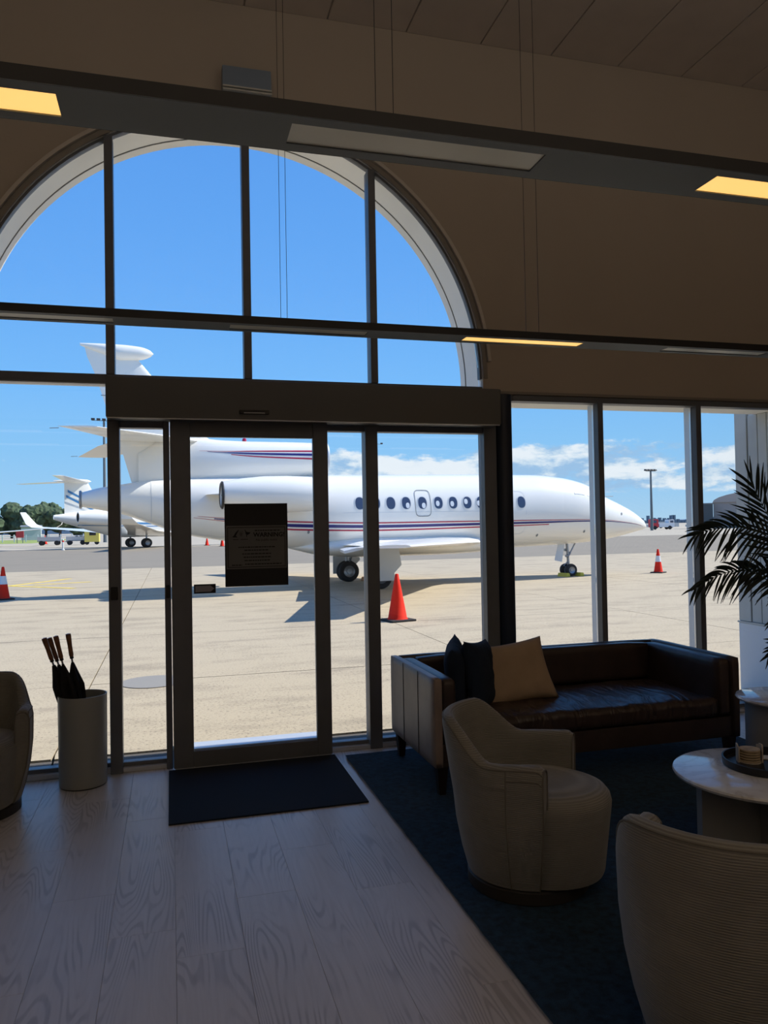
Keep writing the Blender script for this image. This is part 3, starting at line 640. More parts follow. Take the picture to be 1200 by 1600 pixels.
# ---- generic rear-engined twin jet for the background
def twin_jet(name, loc, rz, sc, label, stripe_col):
    r = empty(name, loc, rz); r.scale = (sc, sc, sc); tag(r, label, 'aircraft')
    f = Body([(-13,1.9,1.8,.03),(-12,2.6,1.3,.6),(-10,3.3,1.0,1.05),(-8,3.5,.95,1.15),(2,3.5,.95,1.15),(4.2,3.45,1.4,1.0),(6.4,3.2,2.1,.6),(7.9,3.0,2.6,.18)]); f.mesh(50, 28).build('fuselage', WHITE, r, smooth=True)
    for k, (a, b) in enumerate(((0,.16),(.30,.38))):
        for sg in (-1, 1): stripe(f, lambda q: 2.25-a+.03*max(0, q), lambda q: 2.25-b+.03*max(0, q), -11, 6, sg, .012, n=30).build('blue_stripe', stripe_col, r)
    for k in range(6):
        for sg in (-1, 1): decal(f, oval(-8+1.25*k, 2.75, .22, .16), sg, .015).build('cabin_window', DGLASS, r)
    for sg in (-1, 1):
        wn = wing([(3.4,sg*.9,1.15,5.2,.55),(-.8,sg*5.5,1.5,2.6,.28),(-5.4,sg*13.6,2.05,1.2,.12),(-6.0,sg*14.2,2.4,1.0,.09),(-6.9,sg*14.6,3.6,.55,.05)]).build('wing', WHITE, r, smooth=True)
        en = MB().lathe([(.42,.05),(.55,.0),(.68,-.3),(.74,-1.5),(.66,-3.2),(.48,-4.2),(.38,-4.2)], (-2.2, sg*1.85, 2.75), 24, cap=False, ax='x').build('engine_nacelle', WHITE, r, smooth=True)
        MB().lathe([(.001,0),(.5,0)], (-2.4, sg*1.85, 2.75), 20, cap=False, ax='x').build('fan_face', BLACK, en); MB().lathe([(.001,.6),(.40,.0)], (-6.38, sg*1.85, 2.75), 20, cap=False, ax='x').build('exhaust', BLACK, en)
        wing([(-3.2, sg*.8, 2.7, 1.8, .25),(-3.2, sg*1.4, 2.7, 1.8, .25)], n=2).build('engine_pylon', WHITE, r)
        wing([(-5.0,0,5.95,2.0,.22),(-8.7,sg*6.3,6.0,.9,.08)]).build('tailplane', WHITE, r, smooth=True)
        for dx in (0,):
            MB().tube([(-.5,sg*2.1,.4),(-.5,sg*2.1,1.3)], .09, 8).build('main_strut', STEEL, r)
            for dy in (-.22,.22): wheel(r, -.5, sg*2.1+dy, .42, .28)
    fn = wing([(-3.4,2.9,0,3.6,.4),(-5.0,5.9,0,2.0,.26)], vert=True).build('fin', WHITE, r, smooth=True)
    for x0 in (.0, .45):
        for sg in (-1, 1):
            MB().add([(-4.1-x0*.3, sg*.21, 3.75-x0), (-4.1-x0*.3, sg*.21, 3.58-x0), (-6.75-x0*.3, sg*.14, 5.0-x0), (-6.75-x0*.3, sg*.14, 5.22-x0)], [(0,1,2,3)]).build('fin_stripe', stripe_col, r)
    MB().lathe([(.02,.5),(.16,.2),(.20,-.6),(.14,-1.8),(.02,-2.7)], (-5.2,0,5.98), 16, ax='x').build('fin_tip_fairing', WHITE, r, smooth=True)
    MB().tube([(9.5,0,.4),(9.5,0,1.2)], .07, 8).build('nose_strut', STEEL, r); 
    for y in (-.15,.15): wheel(r, 9.5, y, .28, .16)
    return r
BLUE = mat('jet_stripe_blue', (.05,.20,.42), .3)
twin_jet('parked_jet', (-2.7, 76.7, 0), math.radians(22), 1.1, 'white twin-engine jet with blue stripes parked far off behind the near jet tail', BLUE)
twin_jet('parked_jet', (-28.9, 103.5, 0), math.radians(92), 1.1, 'distant parked jet at left edge showing only an upswept blue-grey wing tip', BLUE)
# ---- cones
def cone(x, y, h, label, striped=False, r=.135, name='traffic_cone', grp=None):
    t = empty(name, (x, y, 0), random.uniform(0, .6)); tag(t, label, 'traffic cone', grp)
    b = r*1.42
    B('base', CBASE, t, -b, b, -b, b, 0, .035, bevel=.01)
    f = lambda z: r+(.028-r)*(z-.035)/(h-.035)
    m = MB(); m.lathe([(f(.0355)*1.08,.0355),(f(.06),.06),(f(h*.45),h*.45),(f(h*.72),h*.72),(f(h-.01),h-.01),(.02,h)], n=24); m.build('body', CONE, t, smooth=True)
    if striped: MB().lathe([(f(h*.47)+.003,h*.47),(f(h*.72)+.003,h*.72)], n=24, cap=False).build('reflective_collar', CONEW, t, smooth=True)
    MB().lathe([(.031,h-.03),(.031,h-.012),(.026,h-.012)], n=16, cap=False).build('tip_collar', CONE, t)
    return t
cone(3.70, 7.15, .80, 'plain orange cone standing right of the door, nearest the glass', r=.165)
cone(14.82, 15.66, .75, 'orange cone with white collar beyond the jet nose', True)
cone(-3.95, 15.08, .80, 'orange cone with white collar at the left edge', True, r=.15)
cone(-17.4, 113.6, 1.3, 'tiny distant cone beside the far carts at left', r=.3)
cone(3.6, 76.6, .9, 'tiny distant cone left of its pair, seen under the jet tail', r=.2); cone(4.8, 71.1, 1.0, 'tiny distant cone right of its pair, seen beside the door notice', r=.2)
t = empty('bollard', (-9.5, 69.9, 0)); tag(t, 'short white post standing below the far jet wing', 'bollard')
MB().lathe([(.14,0),(.14,.1),(.07,.12),(.07,1.0),(.02,1.05)], n=14).build('post', mat('white_post', (.7,.7,.66), .6), t, smooth=True); MB().lathe([(.074,.75),(.074,.9)], n=14, cap=False).build('band', CONE, t)
# yellow apron marking
mk = empty('apron_marking', (-3.7, 20.6, 0)); tag(mk, 'faded yellow arrowhead line painted on the concrete at left', 'ground marking')
YM = mat('yellow_paint', (.72,.52,.06), .8, noise=(4,.3))
for (a, b) in (((-1.1,-.3),(.3,2.6)),((-1.1,-.3),(1.0,-2.4)),((-.4,-.25),(1.2,.4))):
    d = Vector((b[0]-a[0], b[1]-a[1])).normalized()*.09; MB().prism([(a[0]-d.y,a[1]+d.x),(a[0]+d.y,a[1]-d.x),(b[0]+d.y,b[1]-d.x),(b[0]-d.y,b[1]+d.x)], .002, .006).build('painted_line', YM, mk)
tag(MB().lathe([(.001,.001),(.33,.001),(.34,.006),(.001,.007)], (-.2,3.13,0), 36).build('utility_cover', mat('cover_grey', (.26,.24,.21), .8)), 'grey round service cover in the concrete outside left of door', 'cover')
tag(MB().tube([(-.80,.20,.004),(-.785,.17,.05),(-.765,.15,.12)], [.004,.007,.002], 6).build('twig', mat('twig_brown', (.05,.035,.02), .9)), 'small dry leaf stem outside by the umbrella bin', 'twig')
# ---- light masts
def mast(x, y, h, label, nl=4, base=0., rz=0.):
    t = empty('light_mast', (x, y, 0), rz); tag(t, label, 'light mast')
    MB().lathe([(.30,0),(.28,.5),(.16,h)], n=12).build('pole', mat('mast_grey', (.13,.15,.16), .6), t, smooth=True)
    MB().box(-h*.095, h*.095, -.05, .05, h-.04, h+.04).build('crossarm', mat('mast_grey', (.13,.15,.16), .6), t)
    for k in range(nl):
        x_ = -h*.085+h*.17*k/(nl-1); l = MB().prism([(-.35,.06),(.40,.06),(.30,.42),(-.25,.30)], x_-.26, x_+.26, 'x'); l.v = [(a, b, c+h) for a, b, c in l.v]; l.build('floodlight', BLACK, t, bevel=.04)
mast(90.5, 125, 11.6, 'tall grey light mast beyond the jet nose at right'); mast(-9.9, 121.6, 19.0, 'tall light mast at left rising behind the far jet tail', 5, rz=.2)
mast(51.2, 187, 23.2, 'light mast whose lamps show just right of the door frame', 3)
# ---- hangar, trees, vehicles
hg = empty('hangar', (133.4, 133.5, 0), -.68); tag(hg, 'beige hangar with curved roof far off behind the palm', 'building')
HB = mat('hangar_beige', (.40,.335,.29), .8); pr = [(-17,0),(17,0),(17,5.6)]+[(17*math.cos(PI*k/16), 5.6+2.9*math.sin(PI*k/16)) for k in range(1, 16)]+[(-17,5.6)]
MB().prism(pr, -6, 6, 'y').build('walls', HB, hg); MB().prism([(p[0]*1.01, p[1]+.15) for p in pr[2:]], -6.3, 6.3, 'y').build('roof', mat('hangar_roof', (.46,.37,.31), .7), hg)
for k in range(4): B('hangar_door', mat('hangar_door_tan', (.44,.36,.31), .7), hg, -12+6*k, -6.2+6*k, -6.12, -6.01, 0, 5.2)
bx_ = empty('plant_room', (114.0, 140.2, 0), -.68); tag(bx_, 'dark boxy annex at the left side of the far hangar', 'building')
B('walls', mat('dark_annex', (.07,.085,.09), .8), bx_, -1.4, 2.2, -2, 2, 0, 5.4); B('roof', GREYL, bx_, -1.5, 2.3, -2.1, 2.1, 5.4, 5.6); MB().tube([(-1.5,0,4.6),(-3.2,0,4.6)], .12, 6).build('pipe', GREYL, bx_); MB().tube([(-2.9,0,0),(-2.9,0,5.2)], .12, 6).build('post', GREYL, bx_)
sh = empty('storage_shed', (-31.5, 190, .002), .1); tag(sh, 'low grey shed in front of the trees at left', 'building')
B('walls', mat('shed_grey', (.52,.54,.54), .7), sh, -2.1, 2.1, -1.5, 1.5, 0, 3.0); MB().prism([(-1.7,3.0),(1.7,3.0),(1.7,3.2),(0,3.5),(-1.7,3.2)], -2.3, 2.3, 'x').build('roof', GREYL, sh)
TREE = mat('tree_foliage', (.055,.085,.04), .9, noise=(.9,.6)); TRUNK = mat('tree_trunk', (.07,.05,.035), .9)
def tree(x, y, h, w, label):
    t = empty('tree', (x, y, 0)); tag(t, label, 'tree', 'dense trees beyond the airfield at left'); bm = bmesh.new(); rnd = random.Random(x)
    for k in range(9):
        a = rnd.uniform(0, 6.28); rr = rnd.uniform(0, w*.55); r_ = w*rnd.uniform(.38, .55); zz = h*rnd.uniform(.45, .95)-r_*.55
        g = bmesh.ops.create_icosphere(bm, subdivisions=3, radius=r_, matrix=Matrix.Translation((rr*math.cos(a), rr*math.sin(a), max(r_*.6, zz))))
        for v in g['verts']:
            n_ = mnoise.noise(v.co*.9+Vector((x, y, 0)))+.6*mnoise.noise(v.co*2.6); v.co += v.normal*n_*.75 if v.normal.length else Vector()
    me = bpy.data.meshes.new('crown'); bm.to_mesh(me); bm.free(); me.materials.append(TREE); c = bpy.data.objects.new('crown', me); COL.objects.link(c); c.parent = t
    MB().tube([(0,0,0),(.2,0,h*.5)], [.45,.3], 8).build('trunk', TRUNK, t)
for x, y, h, w, lb in ((-58,277,9.5,5.6,'tree at the left frame edge of the far wood'),(-52,279,12,6.2,'tall rounded tree, left of the two highest crowns'),(-46,274,10.6,5.6,'tree between the two highest crowns of the far wood'),(-41,277,12,6.2,'tall rounded tree, right of the two highest crowns'),(-36,273,9.3,5.0,'sloping tree right of the highest crowns'),(-31,275,6.6,4.2,'low tree just behind the far jet fin'),(-27,276,5.2,3.4,'lowest tree at right end of the far wood')):
    tree(x, y, h, w, lb)
def cart(x, y, label, rz=0, L_=2.6):
    t = empty('baggage_cart', (x, y, 0), rz); tag(t, label, 'cart', 'ground carts beyond the far jet')
    B('deck', GREYL, t, -L_/2, L_/2, -.7, .7, .5, .62, bevel=.02); B('rack', mat('cart_silver', (.5,.5,.5), .5), t, -L_/2, L_/2, -.68, -.60, .63, 1.1)
    for sx in (-1, 1):
        for sy in (-1, 1): MB().lathe([(.02,-.1),(.29,-.1),(.32,0),(.29,.1),(.02,.1)], (sx*L_*.33, sy*.6, .32), 14, ax='y').build('wheel', RUBBER, t, smooth=True)
    MB().tube([(L_/2,0,.55),(L_/2+.8,0,.4)], .05, 6).build('tow_bar', GREYL, t)
cart(-15.2, 102.4, 'silver ground cart, leftmost under the far jet wing', 0, 2.8); cart(-11.9, 101.8, 'silver ground cart between another cart and the yellow unit', .05, 2.4)
gp = empty('ground_power_unit', (-9.9, 101.3, 0)); tag(gp, 'yellow boxy ground unit beside the far carts', 'generator')
B('cabinet', mat('gpu_yellow', (.75,.60,.12), .6), gp, -.9, .9, -.7, .7, .35, 2.3, bevel=.05); B('panel', BLACK, gp, -.3, .5, -.73, -.705, 1.2, 1.9)
for sx in (-1, 1): MB().lathe([(.02,-.08),(.28,-.08),(.3,0),(.28,.08),(.02,.08)], (sx*.6, -.6, .3), 12, ax='y').build('wheel', RUBBER, gp)
sg_ = empty('apron_sign', (-24.6, 136, .002)); tag(sg_, 'small red sign board on the grass at left', 'sign')
B('board', mat('sign_red', (.6,.04,.05), .6), sg_, -.6, .6, -.1, .1, .9, 2.0); B('post', GREYL, sg_, -.5, -.4, -.05, .05, 0, .9); B('post', GREYL, sg_, .4, .5, -.05, .05, 0, .9)
fe = empty('airfield_fence', (-27, 150, .002)); tag(fe, 'low white post fence along the far grass at left', 'fence')
for k in range(14): B('post', CONEW, fe, -13+2*k-.08, -13+2*k+.08, -.08, .08, 0, 1.4)
B('rail', CONEW, fe, -13, 13, -.04, .04, 1.0, 1.1)
def truck(x, y, rz, cab, bed, label):
    t = empty('service_truck', (x, y, 0), rz); tag(t, label, 'truck')
    B('cab', cab, t, .8, 2.4, -.9, .9, .5, 2.2, bevel=.12); B('window', DGLASS, t, 1.2, 2.2, -.92, .92, 1.4, 2.0, bevel=.05); B('bed', bed, t, -2.6, .7, -.95, .95, .5, 1.3, bevel=.04)
    for sx in (-1.6, 1.6):
        for sy in (-.85, .85): MB().lathe([(.02,-.12),(.40,-.12),(.42,0),(.40,.12),(.02,.12)], (sx, sy, .42), 14, ax='y').build('wheel', RUBBER, t)
truck(101, 137, 2.9, mat('sign_red', (.6,.04,.05), .6), CONEW, 'small red and white truck far off right of the mast'); truck(124, 168, 0, CONEW, WGREY, 'white truck farthest away near the skyline at right')
truck(108, 165, .2, CONEW, WHITE, 'pale truck far off left of the hangar annex')
mm = MB(); rnd = random.Random(3)
for k in range(260):
    x = 380+k*3.6; w_ = rnd.uniform(1.5, 5); h = rnd.uniform(3, 8)*(1.5 if rnd.random() < .1 else 1); mm.box(x, x+w_, 898, 902, -1, h)
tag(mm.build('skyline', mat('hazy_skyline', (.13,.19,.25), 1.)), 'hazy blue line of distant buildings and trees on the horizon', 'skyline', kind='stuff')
mm = MB()
for k in range(60):
    x = 100+k*4.2+rnd.uniform(-1, 1); mm.box(x, x+rnd.uniform(1, 3.4), 215, 217, 0, rnd.uniform(.5, 2.0))
tag(mm.build('distant_equipment', mat('pale_equipment', (.55,.55,.52), .8)), 'scattered pale ground equipment far off under the skyline', 'equipment', kind='stuff')
# ================================================================== FURNITURE
# entrance mat and rug
tag(B('entrance_mat', MATT, None, -.032, 1.09, -1.06, -.09, .0006, .010, bevel=.003), 'near-black rectangular entrance mat set before the glass door', 'mat')
rg = MB(); nx, ny = 60, 70; X0, X1, Y0, Y1 = 1.15, 4.0, -4.6, -.15
for side in (1,):
    vs = []; 
    for j in range(ny+1):
        for i in range(nx+1):
            x = X0+(X1-X0)*i/nx; y = Y0+(Y1-Y0)*j/ny
            if i in (0, nx): x += .006*mnoise.noise((x, y*9, 3))
            if j in (0, ny): y += .006*mnoise.noise((x*9, y, 5))
            vs.append((x, y, .014+.002*mnoise.noise((x*14, y*14, 0))))
    rg.add(vs, [(j*(nx+1)+i, j*(nx+1)+i+1, (j+1)*(nx+1)+i+1, (j+1)*(nx+1)+i) for j in range(ny) for i in range(nx)])
rg.box(X0+.01, X1-.01, Y0+.01, Y1-.01, .0006, .0115)
tag(rg.build('area_rug', RUG), 'large deep navy area rug under the sofa and armchairs', 'rug')
# ---- tub chair
def ss(t, a, b):
    t = max(0, min(1, (t-a)/(b-a))); return t*t*(3-2*t)
def tub_chair(label):
    r = empty('armchair'); tag(r, label, 'armchair')
    # plan path : right arm front -> back -> left arm front, chair faces +x
    RB, AFr = .335, .155
    path = []
    na, nb_ = 8, 40
    for k in range(na): path.append((AFr-AFr*k/na, -RB, 0, -1, 'a', 1-k/na))
    for k in range(nb_+1):
        a = -PI/2-PI*k/nb_; path.append((RB*math.cos(a)*.98, RB*math.sin(a), math.cos(a), math.sin(a), 'b', 0))
    for k in range(1, na+1): path.append((AFr*k/na, RB, 0, 1, 'a', k/na))
    rings = []; n = len(path)
    for k, (x, y, nx_, ny_, kind, fa) in enumerate(path):
        ang = abs(math.atan2(y, -x))  # 0 at the back centre
        if kind == 'a': H = .590+.012*fa; bk = 0
        else:
            bk = 1-ss(ang, math.radians(30), math.radians(74)); H = .584+.006*min(1, max(0, ang-1.3)/.27)+.163*bk
        if kind == 'a' and fa > .80: H -= .018*((fa-.8)/.2)**2
        th = .075-.015*bk
        ring_ = []
        def P(off, z):
            # body tapers towards the plinth, back leans outward
            tt = min(1, max(0, (z-.05)/.42)); tt = tt*(2-tt); rp = math.hypot(x, y); sb = .262/rp; sc = sb+(1-sb)*tt
            lean = bk*.055*max(0, (z-.40)/.4)
            return ((x*sc+nx_*(off+lean)), (y*sc+ny_*(off+lean)), z)
        zs = [.065, .16, .28, .40, .50, H-.10, H-.045]
        for z in zs: ring_.append(P(0 if z < H-.03 else -.004, z))
        ring_.append(P(-.006, H-.018)); ring_.append(P(-.020, H-.003)); ring_.append(P(-th*.5, H)); ring_.append(P(-th+.020, H-.003)); ring_.append(P(-th+.005, H-.018))
        for z in (H-.05, H-.12, .45, .36): ring_.append(P(-th, z))
        ring_.append(P(-th-.0, .20)); ring_.append(P(-th, .065)); rings.append(ring_)
    m = MB(); m.loft(rings); m.build('shell', CORD, r, smooth=True, auto=1.1)
    # seams on the outer shell and along the crest
    def seam(pts, rad=.0035): MB().tube(pts, rad, 6).build('piping', PIPE, r)
    for sgn in (0, 1):
        i = na if sgn == 0 else n-1-na
        for idx in (i, ): 
            R_ = rings[idx]; seam([R_[j] for j in range(0, 8)])
        idx = 0 if sgn == 0 else n-1; rk = rings[idx]; seam([(p[0]+.001, p[1], p[2]) for p in rk[0:16]], .004)
    seam([(q[6][0], q[6][1], q[6][2]-.012) for q in rings[:na+1]]); seam([(q[6][0], q[6][1], q[6][2]-.012) for q in rings[n-na-1:]])
    seam([(q[7][0], q[7][1], q[7][2]+.002) for q in rings], .0035)
    # seat drum
    cx = .058; prof = [(.001,.07),(.262,.07),(.27,.09),(.288,.25),(.300,.355),(.302,.385),(.296,.41),(.278,.432),(.24,.446),(.15,.455),(.001,.458)]
    rr = []
    for q, z in prof:
        rr.append([(cx+q*math.cos(a)*(1.04 if math.cos(a) > 0 else .92), q*math.sin(a)*.93, z) for a in [2*PI*k/44 for k in range(44)]])
    MB().loft(rr).build('seat', CORD, r, smooth=True)
    MB().lathe([(.262,0),(.268,.005),(.268,.052),(.255,.062)], n=44).build('swivel_plinth', PLINTH, r, smooth=True)
    return r
c1 = tub_chair('cream corded tub armchair in the middle, between the sofa and the marble table')
c1.location = (1.525, -2.235, .0135); c1.rotation_euler.z = -.70
c2 = copy_tree(c1); c2['label'] = 'cream corded tub armchair nearest the camera, seen from behind at lower right'; c2.location = (1.625, -3.435, .0135); c2.rotation_euler.z = .63
c3 = copy_tree(c1); c3['label'] = 'tub armchair cut by the left frame edge, next to the umbrella bin'; c3.location = (-1.13, -.50, .0); c3.rotation_euler.z = math.radians(-88)
for o in c3.children: o.location.z = 0
# ---- sofa
sf = empty('sofa', (2.535, -.685, .0135)); tag(sf, 'long brown leather box-arm sofa with its back to the windows', 'sofa')
hx, hy = 1.065, .465; AT = .125
B('base_frame', LEATH, sf, -hx+.005, hx-.005, -hy+.02, hy-.005, .165, .30, bevel=.01)
def pad(name, x0, x1, y0, y1, z0, z1, m=LEATH, bev=.022, wr=0., seed=0, nx=10):
    bm = bmesh.new(); bmesh.ops.create_cube(bm, size=1)
    bmesh.ops.subdivide_edges(bm, edges=bm.edges[:], cuts=nx, use_grid_fill=True)
    L0 = Vector(((x0+x1)/2, (y0+y1)/2, (z0+z1)/2)); D_ = Vector((x1-x0, y1-y0, z1-z0))
    for v in bm.verts:
        u = v.co.copy(); p = Vector((u.x*D_.x, u.y*D_.y, u.z*D_.z)); h = D_/2
        # round the edges
        q = Vector([math.copysign(max(0, abs(p[i])-(h[i]-bev)), p[i]) for i in range(3)]); inner = p-q
        if q.length > 1e-6 and sum(1 for i in range(3) if abs(q[i]) > 1e-6) > 1: q = q.normalized()*bev
        p = inner+q
        if wr: 
            e = max(abs(u.x), abs(u.y))*2
            p.z += wr*(1-e**2)*(1 if u.z > 0 else 0)+wr*.35*mnoise.noise(Vector((p.x*9+seed, p.y*4, 0)))*(u.z > 0)
        v.co = L0+p
    me = bpy.data.meshes.new(name); bm.to_mesh(me); bm.free(); me.materials.append(m); me.polygons.foreach_set('use_smooth', [True]*len(me.polygons))
    o = bpy.data.objects.new(name, me); COL.objects.link(o); o.parent = sf; return o
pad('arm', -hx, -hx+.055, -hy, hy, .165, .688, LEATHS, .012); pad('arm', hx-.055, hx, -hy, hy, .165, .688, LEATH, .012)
pad('back', -hx+.056, hx-.056, hy-.055, hy, .165, .688, LEATH, .012)
pad('arm_pad', -hx+.056, -hx+.15, -hy+.015, hy-.056, .30, .680, LEATH, .028); pad('arm_pad', hx-.15, hx-.056, -hy+.015, hy-.056, .30, .680, LEATH, .028)
pad('back_cushion', -hx+.152, hx-.152, hy-.17, hy-.057, .42, .69, LEATH, .035, .0)
WR = bpy.data.materials.new('wrinkled_leather'); WR = LEATH.copy(); WR.name = 'wrinkled_leather'
nt = WR.node_tree; b = nt.nodes['Principled BSDF']; b.inputs['Roughness'].default_value = .36
t_ = N(nt, 'ShaderNodeTexCoord'); mpp = N(nt, 'ShaderNodeMapping'); mpp.inputs['Scale'].default_value = (9, 3.2, 1); mpp.inputs['Rotation'].default_value = (0, 0, .5); nt.links.new(t_.outputs['Object'], mpp.inputs[0])
nn_ = N(nt, 'ShaderNodeTexNoise', i_Scale=1.0, i_Detail=3.0, i_Distortion=1.2); nt.links.new(mpp.outputs[0], nn_.inputs['Vector']); bpn = N(nt, 'ShaderNodeBump', i_Strength=.9, i_Distance=.03); nt.links.new(nn_.outputs[0], bpn.inputs['Height']); nt.links.new(bpn.outputs[0], b.inputs['Normal'])
pad('seat_cushion', -hx+.152, hx-.152, -hy+.0, hy-.172, .302, .425, WR, .04, .028, 3, nx=40)
for x in (-hx-.0012,):
    for y in (-.16, .15): MB().tube([(x, y, .175), (x, y, .684)], .0022, 6).build('seam', PLINTH, sf)
for sx in (-1, 1):
    for sy in (-1, 1):
        x, y = sx*(hx-.055), sy*(hy-.055); MB().loft([[(x+a*w_, y+b_*w_, z) for a, b_ in ((-1,-1),(1,-1),(1,1),(-1,1))] for z, w_ in ((.0,.020),(.166,.033))]).build('leg', mat('dark_wood_leg', (.02,.012,.01), .4), sf)
# ---- cushions
def cushion(name, w, h, t, m, loc, rot, label, seed=0, grp=None):
    n = 22; vs = []; fs = []
    for side in (1, -1):
        for j in range(n+1):
            for i in range(n+1):
                u, v = -1+2*i/n, -1+2*j/n
                e = max(0, (1-u**4)*(1-v**4))**.55; pinch = 1-.07*(1-abs(u*v)**.7)*max(abs(u), abs(v))**3
                x = u*w/2*(1-.08*(1-v*v)*abs(u)**3); y = v*h/2*(1-.08*(1-u*u)*abs(v)**3)
                z = side*(t/2*e+.010*e*mnoise.noise(Vector((u*3+seed, v*2.2, side)))+.006*e*mnoise.noise(Vector((u*9+seed, v*5, side*2))))
                vs.append((x, y, z))
    o = (n+1)**2
    for j in range(n):
        for i in range(n):
            a = j*(n+1)+i; fs.append((a, a+1, a+n+2, a+n+1)); fs.append((o+a, o+a+n+1, o+a+n+2, o+a+1))
    mb = MB().add(vs, fs); ob = mb.build(name, m, smooth=True, auto=3.)
    bm = bmesh.new(); bm.from_mesh(ob.data); bmesh.ops.remove_doubles(bm, verts=bm.verts, dist=1e-4); bmesh.ops.recalc_face_normals(bm, faces=bm.faces); bm.to_mesh(ob.data); bm.free()
    ob.location = loc; ob.rotation_euler = (Matrix.Rotation(rot[2], 4, 'Z') @ Matrix.Rotation(rot[0], 4, 'X') @ Matrix.Rotation(rot[1], 4, 'Z')).to_euler(); tag(ob, label, 'cushion', grp); return ob
cushion('cushion', .49, .43, .16, PBEI, (2.19,-.71,.618), (math.radians(62), math.radians(9), math.radians(-12)), 'beige linen cushion leaning in the left half of the sofa', 1)
cushion('cushion', .44, .44, .13, PNAVY, (1.765,-.74,.635), (math.radians(86), math.radians(5), math.radians(66)), 'navy cushion leaning on the left sofa arm, outermost of two', 5)
cushion('cushion', .44, .44, .13, PNAVY, (1.93,-.76,.635), (math.radians(78), math.radians(-6), math.radians(50)), 'navy cushion between the other navy one and the beige cushion', 9)
# ---- coffee table (marble) with tray
tb = empty('coffee_table', (2.63, -2.43, .0135)); tag(tb, 'low round white marble coffee table with tray, between the armchairs', 'table')
MB().lathe([(.001,.392),(.372,.392),(.388,.400),(.392,.410),(.388,.418),(.378,.421),(.001,.421)], n=72).build('table_top', MARB, tb, smooth=True, auto=.4)
for a, m_ in ((math.radians(-14), TBASE), (math.radians(76), TBASE)):
    o = MB().box(-.30,.30,-.03,.03,0,.391) if a < 0 else MB().box(.031,.265,-.03,.03,0,.391).box(-.265,-.031,-.03,.03,0,.391)
    ob = o.build('base_slab', m_, tb, bevel=.006); ob.rotation_euler.z = a
ty = empty('tray', (2.72, -2.375, .4348)); tag(ty, 'round black tray on the marble coffee table', 'tray')
MB().lathe([(.001,0),(.198,0),(.205,.004),(.207,.036),(.200,.036),(.196,.010),(.001,.008)], n=56).build('dish', TRAY, ty, smooth=True, auto=.5)
ch_ = empty('coaster_holder', (2.665, -2.31, .443)); tag(ch_, 'small pale holder with a stack of round coasters in the black tray', 'coaster set')
MB().lathe([(.001,0),(.052,0),(.052,.006),(.001,.006)], n=28).build('holder_base', COASTW, ch_)
for a in (PI*.82, PI*1.82+.3): 
    rr = []
    for k in range(9):
        b_ = a-.55+1.1*k/8; hh = .082 if 1 < k < 7 else .074; rr.append([(.054*math.cos(b_), .054*math.sin(b_), .0), (.060*math.cos(b_), .060*math.sin(b_), .0), (.060*math.cos(b_), .060*math.sin(b_), hh), (.054*math.cos(b_), .054*math.sin(b_), hh)])
    MB().loft(rr).build('holder_wall', COASTW, ch_)
for k in range(5):
    c = tag(MB().lathe([(.001,0),(.048,0),(.049,.003),(.048,.0085),(.001,.0085)], n=28).build('coaster', COAST), ('lowest','second lowest','middle','second from top','topmost')[k]+' cork coaster of the stack on the black tray', 'coaster', 'coasters stacked in the holder'); c.location = (2.665, -2.31, .4493+.0118*k)
nk = tag(B('folded_card', mat('cream_card', (.60,.55,.45), .7), None, -.11,.11,-.03,.03,0,.006, bevel=.002), 'pale folded card lying in the black tray, right of the coasters', 'card'); nk.location = (2.80, -2.31, .444); nk.rotation_euler.z = -.5
# ---- side table
t2 = empty('side_table', (3.52, -1.63, .0135)); tag(t2, 'taller round side table on a drum base at the right sofa end', 'side table')
MB().lathe([(.001,.512),(.262,.512),(.274,.518),(.278,.526),(.274,.534),(.266,.537),(.001,.537)], n=64).build('table_top', MARB, t2, smooth=True, auto=.4)
MB().lathe([(.001,0),(.224,0),(.226,.006),(.226,.511),(.001,.511)], n=56).build('drum_base', TBASE, t2, smooth=True, auto=.5)
